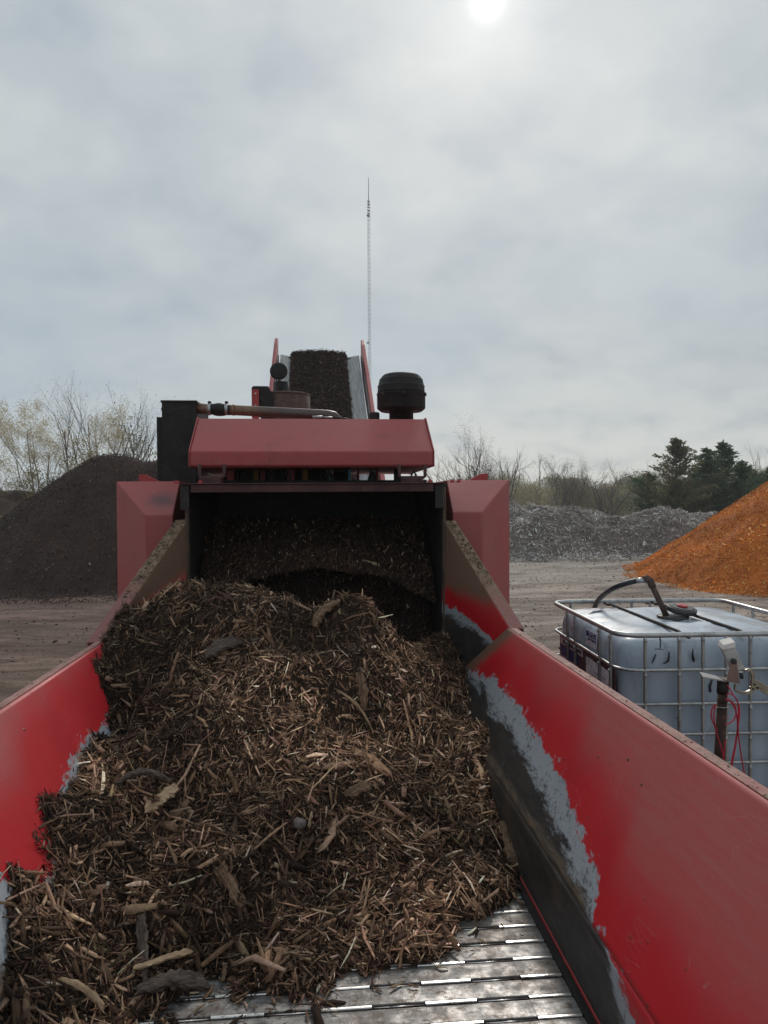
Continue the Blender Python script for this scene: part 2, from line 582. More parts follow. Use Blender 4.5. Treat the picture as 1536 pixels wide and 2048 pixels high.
# bark crumbs and clods lying on the dirt
nb = 20000
bx = R8.uniform(-15, 14, nb); by = 3 + 24 * R8.random(nb) ** 1.3
bz = ground_z(bx, by)
keep = (np.abs(bx) > 1.5)
bx, by, bz = bx[keep], by[keep], bz[keep]
nb = len(bx)
cl_ = palette(nb, [(0.05, 0.033, 0.025), (0.12, 0.09, 0.07), (0.33, 0.28, 0.23)], [5, 4, 1.6])
Lb = np.exp(R8.normal(-3.85, 0.45, nb))
V, Q, C = chips(np.stack([bx, by, bz + 0.006], -1), np.tile([0, 0, 1.0], (nb, 1)), Lb, Lb * 0.5, Lb * 0.35, cl_, 0.2, 2)
crumb = np_mesh('bark_crumbs', V, Q, m_chips('crumb', 0.9), C)
tag(crumb, 'loose bark crumbs and clods scattered over the yard dirt', 'bark crumbs', kind='stuff')


# ------------------------------------------------------------------ piles
def pile(name, ridge, slope, dx, dy, step, nchip, chipL, pal, wts, basecol, label, cat, mat, rough_amp=0.12, seed=1, aspect=0.3, zoff=0.0, round_=0.35, foot=0.22, lumps=0.0, thick=0.2):
    """heap of loose material: ridge polyline [(x,y,z)], falling away at the angle of repose"""
    x = np.arange(dx[0], dx[1], step); y = np.arange(dy[0], dy[1], step)
    X, Y = np.meshgrid(x, y, indexing='ij')

    def hf(X, Y):
        wx = X + 0.5 * fbm(X * 0.4, Y * 0.4, seed + 20, 2)
        wy = Y + 0.5 * fbm(X * 0.4 + 9, Y * 0.4, seed + 30, 2)
        best = np.full(X.shape, -9.0)
        for (a, b) in zip(ridge[:-1], ridge[1:]):
            ax, ay, az = a; bx, by, bz = b
            L2 = (bx - ax) ** 2 + (by - ay) ** 2
            t = np.clip(((wx - ax) * (bx - ax) + (wy - ay) * (by - ay)) / L2, 0, 1)
            d = np.hypot(wx - ax - t * (bx - ax), wy - ay - t * (by - ay))
            d = np.sqrt(d * d + round_ ** 2) - round_
            best = np.maximum(best, az + (bz - az) * t - d * slope)
        s = foot
        best = np.where(best > s, best, s * np.exp(np.clip(best / s - 1, -30, 0)))   # soft foot
        amp = np.clip(best / 0.6, 0, 1)
        return best + amp * (rough_amp * fbm(X * 1.1, Y * 1.1, seed, 4, 0.55) + lumps * np.abs(fbm(X * 0.6, Y * 0.6, seed + 3, 3)))
    Z = hf(X, Y)
    V = np.stack([X, Y, Z - 0.03 + zoff], -1).reshape(-1, 3)
    V[:, 2] = np.where(Z.ravel() < 0.02, -0.05, V[:, 2])
    Q = grid_quads(len(x), len(y))
    keep = (Z.ravel()[Q].max(1) > 0.02)
    Q = Q[keep]
    C = np.tile(np.array(basecol), (len(V), 1)) * (1 + 0.5 * fbm(V[:, 0] * 3, V[:, 1] * 3, seed + 5, 3))[:, None]
    # chips, denser on the near faces
    n = nchip * 3
    px = R8.uniform(dx[0], dx[1], n); py = R8.uniform(dy[0], dy[1], n)
    e = 0.06
    z0 = hf(px, py)
    gx = (hf(px + e, py) - z0) / e; gy = (hf(px, py + e) - z0) / e
    ok = ((z0 > 0.03) | ((z0 > 0.0005) & (R8.random(n) < 0.5))) & (gy > -0.8)
    sel = np.where(ok)[0][:nchip]
    px, py, z0, gx, gy = px[sel], py[sel], z0[sel], gx[sel], gy[sel]
    N = np.stack([-gx, -gy, np.ones_like(gx)], -1)
    k = len(px)
    L = chipL * np.exp(R8.normal(0, 0.4, k))
    cc = palette(k, pal, wts)
    cc *= (1 + 0.6 * fbm(px * 0.7, py * 0.7 + z0, seed + 9, 3))[:, None]
    V2, Q2, C2 = chips(np.stack([px, py, z0 + zoff], -1), N, L, L * aspect * R8.uniform(0.5, 1.4, k), L * aspect * thick * 1.5, cc, 0.45, 2)
    VV = np.concatenate([V, V2]); QQ = np.concatenate([Q, Q2 + len(V)]); CC = np.concatenate([C, C2])
    smf = np.zeros(len(QQ), bool); smf[:len(Q)] = True
    o = np_mesh(name, VV, QQ, mat, CC, smf)
    return tag(o, label, cat)


m_mulch = m_chips('dark_mulch', 0.88, 40)
m_wood = m_chips('wood_chips', 0.85, 30)
pile('mulch_pile', [(-6.25, 21.7, 3.0), (-6.1, 21.6, 3.15), (-5.85, 21.5, 3.32), (-5.4, 21.4, 3.3), (-4.8, 21.4, 3.12), (-3.9, 21.5, 3.2), (-1.5, 21.8, 2.6)], 0.79,
     (-16, 5), (14, 28), 0.10, 70000, 0.035,
     [(0.036, 0.019, 0.014), (0.072, 0.039, 0.029), (0.135, 0.078, 0.060), (0.34, 0.25, 0.20)], [4, 5, 2.4, 0.15], (0.042, 0.025, 0.019),
     'large near-black mulch pile on the left of the yard', 'mulch pile', m_mulch, 0.10, 1, 0.4)
pile('mulch_pile', [(-30, 33, 3.2), (-19.5, 33, 3.25), (-15.0, 33, 3.05), (-12.5, 34, 2.4)], 0.7, (-34, -8), (27, 40), 0.16, 14000, 0.06,
     [(0.07, 0.045, 0.03), (0.15, 0.10, 0.065), (0.25, 0.18, 0.12)], [4, 4, 1.2], (0.07, 0.046, 0.032),
     'lower brown mulch pile farther back at the left edge', 'mulch pile', m_wood, 0.35, 4, 0.4, lumps=0.3)
pile('wood_chip_pile', [(3.0, 28.2, 1.60), (6.5, 28.3, 1.72), (8.9, 28.2, 1.74), (10.6, 28.2, 1.45), (12.0, 28.2, 1.38), (13.4, 28.0, 1.52), (14.8, 27.8, 1.35)], 0.62,
     (-1, 18), (23.5, 33), 0.10, 52000, 0.085,
     [(0.15, 0.13, 0.115), (0.36, 0.325, 0.295), (0.62, 0.58, 0.54), (0.88, 0.85, 0.81)], [2.5, 5, 4, 2], (0.15, 0.125, 0.11),
     'long low pile of weathered grey wood shreds behind the yard', 'wood chip pile', m_wood, 0.30, 9, 0.22, lumps=0.35, round_=0.8)
pile('mulch_pile', [(14.6, 17.8, 4.05), (17, 18, 4.2)], 0.70, (7, 21), (11, 24), 0.09, 150000, 0.034,
     [(0.42, 0.115, 0.016), (0.66, 0.215, 0.034), (0.80, 0.30, 0.06), (0.90, 0.50, 0.18)], [2.5, 5, 4, 0.8], (0.45, 0.13, 0.02),
     'tall cone of bright orange dyed mulch on the right', 'mulch pile', m_wood, 0.12, 13, 0.42, round_=0.6, foot=0.07, lumps=0.12)

# ------------------------------------------------------------------ the grinder
ZF = 0.62          # feed floor
ZFO = 0.85         # fold between lower wall and flared plate
ZT = 1.34          # top edge of flared plate
XW, XT = 0.738, 0.975      # right wall / top
XWL, XTL = -0.745, -1.01   # left wall / top
YB_R, YB_L = 3.74, 3.62
GR = empty('wood_grinder', (0, 4.5, 0))
tag(GR, 'big red wood grinder with open feed tray, hood and rear conveyor', 'wood grinder')
mred = m_red()
mred2 = m_red('darker_red_paint', 0.28)
mblack = m_simple('black_paint', (0.010, 0.009, 0.009), (0.024, 0.021, 0.020), 0.6, 0, 6, 0.1, (0.055, 0.042, 0.037), 0.5, spec=0.3)
mdark = m_simple('grimy_dark_steel', (0.018, 0.016, 0.015), (0.03, 0.025, 0.022), 0.7, 0.2, 9, 0.2, (0.07, 0.05, 0.04), 0.6)
mrust = m_simple('heat_rusted_steel', (0.11, 0.065, 0.05), (0.06, 0.038, 0.032), 0.8, 0.1, 30, 0.5, (0.20, 0.13, 0.10), 0.6)
mgalv = m_simple('galvanised_steel', (0.50, 0.51, 0.51), (0.33, 0.33, 0.33), 0.38, 0.85, 14, 0.1, (0.16, 0.13, 0.11), 0.5)

# feed chain floor : rows of knuckled slats
m = Mt('polished_chain_steel', 0.35, 0.9)
st = m.noise(5, 6, 0.7, m.coord('Object', (1.0, 6, 1)))
base = m.mix(m.mr(st, 0.3, 0.7), (0.17, 0.163, 0.157), (0.36, 0.35, 0.34))
base = m.mix(m.mr(m.noise(38, 4, 0.75), 0.52, 0.66, 0, 0.85), base, (0.085, 0.06, 0.045))
base = m.mix(m.mr(m.noise(7, 6, 0.75), 0.44, 0.66, 0, 0.85), base, (0.12, 0.088, 0.068))
wedge = m.mr(m.noise(180, 2, 0.6), 0.60, 0.7, 0, 0.5)
base = m.mix(wedge, base, (0.05, 0.035, 0.028))
m.set(Base_Color=base, Metallic=m.mr(m.noise(7, 6, 0.75), 0.45, 0.7, 0.8, 0.2), Roughness=m.mr(m.noise(25, 4), 0.3, 0.7, 0.42, 0.66))
m.bump(m.math('ADD', m.noise(70, 4, 0.7), m.noise(11, 3)), 0.4, 0.003)
b = MB(); kn = MB()
pitch = 0.0855
segw = 0.145
for r in range(-6, 48):
    y0 = 0.9 + r * pitch
    k = 0
    x = XWL + 0.015 - (segw * 0.5 if r % 1 else 0)
    xoff = 0.012 * math.sin(r * 1.7)
    while x < XW - 0.05:
        x1 = min(x + segw, XW - 0.04)
        up = k % 2
        ya = y0 + (0.0035 if up else 0.010) + random.uniform(-0.0008, 0.0008)
        yb = y0 + pitch - (0.0005 if not up else 0.0)
        zt = ZF + random.uniform(-0.0012, 0.0012)
        # slightly dished plate with a rolled near edge
        ya = y0 + 0.0125; yb = y0 + pitch - 0.001
        prof = [(ya, zt - 0.02), (ya, zt - 0.0015), (ya + 0.002, zt), (yb - 0.012, zt - 0.001), (yb, zt - 0.0035), (yb, zt - 0.02)]
        if up:    # polished knuckle that bridges the gap
            kn.prism([(x + 0.002, y0 + q_[0], zt + q_[1]) for q_ in ((0.0015, -0.016), (0.0015, -0.001), (0.003, 0.0012), (0.0095, 0.0012), (0.0112, -0.001), (0.0112, -0.016))], (x1 - x - 0.004, 0, 0))
        else:     # open slot showing the hinge rod
            kn.tube([(x + 0.001, y0 + 0.0075, zt - 0.006), (x1 - 0.001, y0 + 0.0075, zt - 0.006)], 0.0022, 6)
        b.prism([(x + 0.0002, p[0], p[1]) for p in prof], (x1 - x - 0.0004, 0, 0))
        x = x1; k += 1
m2 = Mt('worn_bright_steel', 0.3, 0.95)
c = m2.mix(m2.mr(m2.noise(20, 5, 0.7), 0.52, 0.66, 0, 0.8), (0.72, 0.70, 0.68), (0.12, 0.09, 0.07))
m2.set(Base_Color=c); m2.bump(m2.noise(60, 3), 0.2, 0.002)
nb0 = len(b.f)
b.add(kn.v, kn.f)
for i_ in range(len(kn.f)):
    b.sm[nb0 + i_] = kn.sm[i_]
fc = b.build('feed_chain', m.m, GR)
fc.data.materials.append(m2.m)
mi = np.zeros(len(b.f), np.int32); mi[nb0:] = 1
fc.data.polygons.foreach_set('material_index', mi)
MB().box(XWL, XW, 0.4, 5.0, ZF - 0.12, ZF - 0.03).build('feed_floor_pan', mdark, GR)


# plates with wear attributes
def plate(name, fn, nu, nv, brg, bgd, mudfn, mat, thick=0.012, flip=False):
    P = np.zeros((nu, nv, 3))
    for i in range(nu):
        for j in range(nv):
            P[i, j] = fn(i / (nu - 1), j / (nv - 1))
    V = P.reshape(-1, 3)

    def interp(tab, y):
        tab = sorted(tab); return np.interp(y, [t[0] for t in tab], [t[1] for t in tab])
    rg = V[:, 2] - interp(brg, V[:, 1]); gd = V[:, 2] - interp(bgd, V[:, 1])
    mud = np.array([mudfn(*p) for p in V])
    o = np_mesh(name, V, grid_quads(nu, nv), mat, smooth=np.ones((nu - 1) * (nv - 1), bool), attrs=dict(rg=rg, gd=gd, mud=mud), parent=GR)
    sm2 = o.modifiers.new('solid', 'SOLIDIFY'); sm2.thickness = thick; sm2.offset = 1 if flip else -1
    return o


def z6(x, y): return 860 + .5365 * x, 950 + .5361 * y
def z7(x, y): return 800 + x / 4.453, 940 + y / 4.453


nR = Vector((XT - XW, 0, ZT - ZFO)).cross(Vector((0, 1, 0))).normalized()
pR = Vector((XW, 2, ZFO))
nL = Vector((XTL - XWL, 0, ZT - ZFO)).cross(Vector((0, 1, 0))).normalized()
pL = Vector((XWL, 2, ZFO))
YC = 4.46


def on(pts, p0, n):
    out = []
    for (a, c_) in pts:
        q = onplane(a, c_, p0, n); out.append((q.y, q.z))
    return out


rgR = on([z6(*p) for p in ((160, 735), (245, 760), (330, 855), (385, 930), (430, 1010), (490, 1100), (520, 1200), (560, 1290), (600, 1420), (640, 1475), (640, 1570), (622, 1690), (680, 1800), (770, 1960), (800, 2048))], pR, nR)
gdR = on([z6(*p) for p in ((130, 740), (190, 790), (260, 900), (330, 985), (375, 1060), (430, 1180), (470, 1290), (540, 1440), (600, 1560), (606, 1690), (655, 1810), (750, 1970), (790, 2048))], pR, nR)
rgR.append((0.3, ZFO + 0.03)); gdR.append((0.3, ZFO + 0.0))
mPR = m_panel('worn_tray_plate', 3.7)
plate('flared_side_plate', lambda u, v: (XW + (XT - XW) * v, 0.45 + (YC + (YB_R - YC) * v - 0.45) * u, ZFO + (ZT - ZFO) * v), 220, 40,
      rgR, gdR, lambda x, y, z: max(0, 1 - ((YC + (YB_R - YC) * (z - ZFO) / (ZT - ZFO)) - y) / 0.30) * 0.95, mPR)
rgL = on([(190, 1462), (172, 1475), (158, 1488), (140, 1518), (125, 1550), (108, 1590), (112, 1690), (78, 1780), (30, 1795), (12, 1768), (0, 1765)], pL, nL)
gdL = [(y, z - 0.12) for y, z in rgL]
rgL.append((0.3, rgL[-1][1])); gdL.append((0.3, gdL[-1][1]))
mPL = m_panel('worn_tray_plate_left', 3.7, True)
plate('flared_side_plate', lambda u, v: (XWL + (XTL - XWL) * v, 0.45 + (YC + (YB_L - YC) * v - 0.45) * u, ZFO + (ZT - ZFO) * v), 220, 40,
      rgL, gdL, lambda x, y, z: 0.0, mPL, flip=True)
# lower upright walls
lowR = [(0.4, 0.9), (1.5, 0.95), (1.78, 0.80), (1.95, 0.60), (2.3, 0.45), (5, 0.4)]
mLW = m_panel('worn_lower_wall', 3.7)
plate('lower_side_wall', lambda u, v: (XW, 0.45 + (4.75 - 0.45) * u, ZF - 0.06 + (ZFO - ZF + 0.06) * v), 160, 12,
      [(0.4, 0.75), (1.55, 0.765), (1.75, 0.82), (1.87, 0.89), (2.1, 1.2), (5, 1.3)], [(0.4, 0.5), (1.55, 0.66), (1.75, 0.74), (1.87, 0.87), (2.1, 1.2), (5, 1.2)], lambda *a: 0.0, mLW)
plate('lower_side_wall', lambda u, v: (XWL, 0.45 + (4.75 - 0.45) * u, ZF - 0.06 + (ZFO - ZF + 0.06) * v), 160, 12,
      [(0.4, 1.2), (5, 1.3)], [(0.4, 0.95), (2.2, 1.0), (5, 1.2)], lambda *a: 0.0, mLW, flip=True)
# gussets rising to the mouth
AR = at(887, 1042, Y=4.5); BR = Vector((XT, YB_R, ZT)); CR = Vector((XW, YC + 0.04, ZFO))
AL = at(377, 1040, Y=4.5); BL = Vector((XTL, YB_L, ZT)); CL = Vector((XWL, YC + 0.04, ZFO))
nGR = (BR - AR).cross(CR - AR).normalized()
nGL = (BL - AL).cross(CL - AL).normalized()
rgG = on([z7(*p) for p in ((372, 1150), (420, 1190), (520, 1260), (640, 1340), (750, 1450), (812, 1460), (822, 1540))], AR, nGR)
gdG = on([z7(*p) for p in ((372, 1240), (470, 1310), (560, 1370), (680, 1440), (775, 1550))], AR, nGR)
mG = m_panel('worn_gusset_plate', 3.7)


def mud_gr(x, y, z):
    # mud above a sloping line, clean paint below
    s = (y - BR.y) / (4.5 - BR.y)
    zl = BR.z + 0.09 + 0.05 * s
    return 0.5 + (z - zl) * 5.5


def gus(A, B, C):
    def f(u, v):
        p = A.lerp(B, u); q = A.lerp(C, u)
        p2 = C.lerp(B, v)
        # barycentric patch: u from A to edge CB
        return tuple(A.lerp(p2, u))
    return f


plate('gusset_plate', gus(AR, BR, CR), 60, 60, rgG, gdG, mud_gr, mG)
mGL = m_panel('worn_gusset_plate_left', 3.7)
plate('gusset_plate', gus(AL, BL, CL), 60, 60, [(3, 0.9), (5, 1.0)], [(3, 0.8), (5, 0.9)],
      lambda x, y, z: 0.5 + (z - (BL.z + 0.06 + 0.2 * (y - BL.y) / 0.88)) * 6.0, mGL, flip=True)

# dusty flanges along the top edges
m = Mt('dusty_flange_paint', 0.75)
f1 = m.noise(9, 6, 0.7)
c = m.mix(m.mr(f1, 0.25, 0.6), (0.30, 0.105, 0.095), (0.36, 0.19, 0.16))
c = m.mix(m.mr(m.noise(22, 6, 0.8), 0.47, 0.62, 0, 0.85), c, (0.16, 0.105, 0.07))
m.set(Base_Color=c); m.bump(m.noise(40, 5, 0.7), 0.6, 0.006)
mFl = m.m
m = Mt('mud_caked_flange', 0.9)
f1 = m.noise(14, 6, 0.75)
o = m.xyz()
c = m.mix(m.mr(f1, 0.3, 0.65), (0.12, 0.078, 0.048), (0.26, 0.18, 0.12))
far_ = m.mr(m.math('ADD', o[1], m.math('MULTIPLY', m.math('SUBTRACT', m.noise(9, 5, 0.7), 0.5), 0.5)), 3.85, 4.1)
c = m.mix(far_, (0.29, 0.13, 0.115), c)
m.set(Base_Color=c); m.bump(f1, 0.9, 0.02)
mFm = m.m


def strip(name, a, b, outv, drop, mat, th=0.006):
    """flat flange from edge a-b going outward, with a turned-down lip"""
    outv = Vector(outv); d = Vector((0, 0, -th)); mb = MB()
    n = 24
    for i in range(n):
        p = a.lerp(b, i / n); q = a.lerp(b, (i + 1) / n)
        mb.hexa([p, q, q + outv, p + outv], [p + d, q + d, q + outv + d, p + outv + d])
    mb.hexa([a + outv, b + outv, b + outv + outv.normalized() * th, a + outv + outv.normalized() * th],
            [a + outv + Vector((0, 0, -drop)), b + outv + Vector((0, 0, -drop)), b + outv + outv.normalized() * th + Vector((0, 0, -drop)), a + outv + outv.normalized() * th + Vector((0, 0, -drop))])
    return mb.build(name, mat, GR)


strip('top_flange', BR + Vector((0, 0, 0.004)), Vector((XT, 0.45, ZT + 0.004)), (0.028, 0, 0.0), 0.05, mFl)
strip('top_flange', BL + Vector((0, 0, 0.004)), Vector((XTL, 0.45, ZT + 0.004)), (-0.024, 0, 0.0), 0.05, mFl)
strip('gusset_flange', AR + Vector((0, 0, 0.004)), BR + Vector((0, 0.0, 0.004)), (0.072, 0.02, -0.004), 0.045, mFm)
strip('gusset_flange', AL + Vector((0, 0, 0.004)), BL + Vector((0, 0.0, 0.004)), (-0.072, 0.02, -0.004), 0.045, mFm)


def crumbs_on(a, b, wv, n, name, cols, size=0.008):
    t = R8.random(n)[:, None]; s = R8.random(n)[:, None]
    P = np.array(a)[None] * (1 - t) + np.array(b)[None] * t + np.array(wv)[None] * s
    P[:, 2] += 0.004
    L = size * np.exp(R8.normal(0, 0.5, n))
    return chips(P, np.tile([0, 0, 1.0], (n, 1)), L, L * 0.6, L * 0.5, palette(n, cols, [1] * len(cols)), 0.3, 2)


Vs = []; Qs = []; Cs = []; off = 0
for (a, b_, wv, n, sz) in ((BR, Vector((XT, 1.4, ZT)), (0.028, 0, 0), 240, 0.003), (BL, Vector((XTL, 2.0, ZT)), (-0.024, 0, 0), 80, 0.003),
                           (AR, BR.lerp(AR, 0.35), (0.07, 0.02, 0), 420, 0.006), (AL, BL.lerp(AL, 0.3), (-0.07, 0.02, 0), 420, 0.006)):
    V, Q, C = crumbs_on(a, b_, wv, n, '', [(0.16, 0.105, 0.07), (0.24, 0.165, 0.11), (0.09, 0.06, 0.04)], sz)
    Vs.append(V); Qs.append(Q + off); Cs.append(C); off += len(V)
for p0_, n_, cen_, spr, num, szz in ((pL, nL, [(35, 1525), (60, 1560), (90, 1600), (20, 1640), (45, 1680), (110, 1480), (30, 1590)], 26, 150, 0.007),
                                (pR, nR, [(1225, 1700), (1262, 1760), (1240, 1830), (1290, 1870), (1275, 1950), (1330, 1990), (1210, 1650)], 26, 110, 0.0055)):
    P_ = []
    for q_ in range(num):
        c0 = cen_[R8.integers(len(cen_))]
        P_.append(tuple(onplane(c0[0] + R8.normal(0, spr), c0[1] + R8.normal(0, spr), p0_, n_)))
    L_ = szz * np.exp(R8.normal(0, 0.6, num))
    nn_ = n_ if n_.z > 0 else -n_
    V, Q, C = chips(np.array(P_) + np.array(nn_) * 0.001, np.tile(np.array(nn_), (num, 1)), L_, L_ * 0.45, L_ * 0.25, palette(num, [(0.09, 0.05, 0.03), (0.15, 0.09, 0.055), (0.05, 0.03, 0.02)], [1, 1, 1]), 0.15, 3)
    Vs.append(V); Qs.append(Q + off); Cs.append(C); off += len(V)
cr = np_mesh('sawdust_crumbs', np.concatenate(Vs), np.concatenate(Qs), m_chips('sawdust', 0.9), np.concatenate(Cs))
tag(cr, 'tan sawdust and dark mud crumbs stuck on the red tray plates and flanges', 'sawdust', kind='stuff')

# floor edge rails
MB().box(XW - 0.038, XW - 0.016, 0.45, 4.6, ZF - 0.02, ZF + 0.005).build('chain_guide', mblack, GR, 0.002)
MB().box(XW - 0.015, XW - 0.008, 0.45, 4.6, ZF - 0.02, ZF + 0.012).build('guide_rail', mred2, GR, 0.002)

mhead = m_simple('grimy_maroon_paint', (0.085, 0.022, 0.022), (0.045, 0.018, 0.018), 0.7, 0, 6, 0.2, (0.09, 0.05, 0.04), 0.6)
# mouth frame: side posts, header bar, chute
mp = MB()
xr = at(884, 1000, Y=4.5).x; xl = at(378, 1000, Y=4.5).x
mjamb = m_simple('dusty_brown_steel', (0.115, 0.075, 0.05), (0.05, 0.035, 0.028), 0.85, 0, 5, 0.3, (0.03, 0.022, 0.02), 0.7)
MB().box(xr, xr + 0.018, 4.46, 4.53, 0.5, 2.075).build('mouth_jamb', mjamb, GR, 0.003)
MB().box(xl - 0.018, xl, 4.46, 4.53, 0.5, 2.075).build('mouth_jamb', mjamb, GR, 0.003)
MB().box(xr + 0.003, xr + 0.018, 4.531, 5.9, 0.5, 2.075).build('chute_wall', mblack, GR)
MB().box(xl - 0.018, xl - 0.003, 4.531, 5.9, 0.5, 2.075).build('chute_wall', mblack, GR)
MB().box(xl - 0.035, xr + 0.035, 4.50, 6.0, 2.078, 2.10).build('chute_roof', mdark, GR)
MB().box(xl, xr, 5.9, 5.95, 0.5, 2.075).build('chute_back', mdark, GR)
zt = at(620, 966, Y=4.44).z; zb = at(620, 984, Y=4.44).z
x0 = at(360, 975, Y=4.44).x; x1 = at(887, 975, Y=4.44).x
b = MB().box(x0 + 0.06, x1 - 0.06, 4.44, 4.452, zb, zt - 0.008); b.box(x0, x1, 4.43, 4.53, zt - 0.006, zt)
b.build('header_bar', mhead, GR, 0.002)
for xx in (x0, x1 - 0.05):
    MB().box(xx, xx + 0.05, 4.445, 4.46, zb - 0.10, zt - 0.01).build('header_bracket', mdark, GR, 0.002)
for px in (400, 352, 860, 905, 918):
    p = at(px, 962, Y=4.46)
    MB().lathe([(0.014, 0), (0.014, 0.012), (0.008, 0.013), (0.008, 0.02)], (p.x, 4.47, zt), n=6, smooth=False).build('bolt', mred2, GR)

# chamfered side housings
for sgn in (1, -1):
    Yf, Yb = 4.62, 4.95
    if sgn > 0:
        fi = at(905, 1024, Y=Yf); fo = at(965, 1024, Y=Yf); bi = at(893, 960, Y=Yb); bo = at(1018, 960, Y=Yb)
    else:
        fi = at(346, 1030, Y=Yf); fo = at(291, 1030, Y=Yf); bi = at(360, 962, Y=Yb); bo = at(233, 963, Y=Yb)
    b = MB()
    zb_ = 0.55
    f = [Vector((fi.x, Yf, zb_)), Vector((fo.x, Yf, zb_)), Vector((fo.x, Yf, fo.z)), Vector((fi.x, Yf, fo.z))]
    k = [Vector((bi.x, Yb, zb_)), Vector((bo.x, Yb, zb_)), Vector((bo.x, Yb, bo.z)), Vector((bi.x, Yb, bo.z))]
    k2 = [p + Vector((0, 2.4, 0)) for p in k]
    b.add(f + k + k2, [(0, 1, 2, 3), (0, 4, 5, 1), (1, 5, 6, 2), (2, 6, 7, 3), (3, 7, 4, 0), (4, 8, 9, 5), (5, 9, 10, 6), (6, 10, 11, 7), (7, 11, 8, 4), (8, 11, 10, 9)])
    h = b.build('side_housing', mred if sgn > 0 else m_red('scuffed_red_paint', 0.6, smudge=tuple(at(325, 1002, Y=4.76))), GR, 0.007, 3)
    if sgn < 0:
        h['label'] = 'left side housing with a grey scuffed patch on its sloped top'
    # lifting fin on top
    q = at(955, 958, Y=5.0) if sgn > 0 else at(300, 958, Y=5.0)
    s_ = sgn
    fx = q.x
    pr_ = [(fx - 0.06 * s_, 5.02, bo.z), (fx + 0.075 * s_, 5.02, bo.z), (fx + 0.075 * s_, 5.02, bo.z + 0.048), (fx + 0.03 * s_, 5.02, bo.z + 0.046)]
    MB().prism(pr_, (0, 0.03, 0)).build('lifting_fin', mred2, GR, 0.002)

# hood
hy0, hy1 = 4.70, 5.05
a0 = at(379, 903, Y=hy0); a1 = at(867, 903, Y=hy0); a2 = at(379, 935, Y=hy0)
c0 = at(402, 837, Y=hy1); c1 = at(852, 838, Y=hy1)
prof = [(hy0 + 0.015, a2.z), (hy0, a2.z + 0.012), (hy0, a0.z), (hy1, c0.z), (6.0, c0.z), (6.0, a2.z)]
MB().prism([(a0.x, y, z) for y, z in prof], (a1.x - a0.x, 0, 0)).build('engine_hood', mred, GR, 0.008, 3)
for xx in (a0.x - 0.006, a1.x):
    MB().prism([(xx, hy0 - 0.004, a2.z + 0.004), (xx, hy0 - 0.004, a0.z + 0.003), (xx, hy1 - 0.004, c0.z + 0.010), (xx, 6.0, c0.z + 0.010), (xx, 6.0, a2.z - 0.004)], (0.006, 0, 0)).build('hood_end_plate', mred, GR)
p = at(374, 908, Y=4.8)
MB().box(p.x - 0.015, p.x + 0.01, 4.80, 4.84, p.z - 0.02, p.z + 0.02).build('hood_latch', mblack, GR, 0.003)
# hood hinge loops
for (pa, pb) in ((397, 447), (800, 852)):
    q0 = at(pa, 955, Y=4.62); q1 = at(pb, 938, Y=4.62)
    rr = 0.011
    b = MB()
    b.tube([(q0.x, 4.66, q1.z + 0.03), (q0.x, 4.66, q0.z + 0.01), (q0.x + 0.012, 4.66, q0.z), (q1.x - 0.012, 4.66, q0.z), (q1.x, 4.66, q0.z + 0.01), (q1.x, 4.66, q1.z + 0.03)], rr, 8)
    b.build('hinge_loop', mhead, GR)
    cx = (q0.x + q1.x) / 2
    MB().box(cx - 0.07, cx + 0.06, 4.60, 4.72, zt, q0.z - 0.004).build('hinge_pad', mhead, GR, 0.004)
# engine bits in the slot below the hood
myel = m_simple('amber_filter', (0.30, 0.17, 0.05), (0.2, 0.11, 0.03), 0.4)
mcy = m_simple('pale_blue_hose', (0.12, 0.42, 0.55), (0.1, 0.35, 0.5), 0.4)
sl0 = zt; sl1 = a2.z + 0.02
MB().box(a0.x + 0.1, at(690, 950, Y=5.5).x, 5.55, 5.6, 2.1, 2.4).build('engine_block', mdark, GR)
MB().box(a0.x, a1.x, 5.0, 5.02, 2.10, 2.135).build('slot_sill', mblack, GR)
for i, px in enumerate((455, 472, 520, 560, 575, 640, 655, 690, 715, 742, 752, 790)):
    wd = (14, 6, 10, 5, 14, 6, 12, 8, 4, 10, 5, 12)[i]
    p = at(px, 950, Y=5.15); q = at(px + wd, 950, Y=5.15)
    MB().box(p.x, q.x, 5.12 + 0.02 * (i % 3), 5.2 + 0.02 * (i % 3), 2.11, 2.38).build('engine_bracket', mdark if i % 2 else mred2, GR, 0.003)
for px, rr_, mt_ in ((512, 0.018, myel), (610, 0.022, myel), (658, 0.024, mgalv), (699, 0.009, mcy), (745, 0.02, mgalv), (545, 0.028, mdark)):
    p = at(px, 950, Y=5.08)
    MB().lathe([(rr_, 0), (rr_, 0.1), (rr_ * 1.15, 0.105), (rr_ * 1.15, 0.13), (rr_, 0.135), (rr_, 0.25)], (p.x, 5.08, 2.11), n=16).build('engine_canister', mt_, GR)
for k in range(5):
    x = -0.5 + 0.28 * k
    pts = [(x + 0.05 * t, 4.98, 2.13 + 0.06 * math.sin(t * PI)) for t in [i / 8 * 2 for i in range(9)]]
    MB().tube(pts, 0.007, 6).build('engine_hose', mblack, GR)

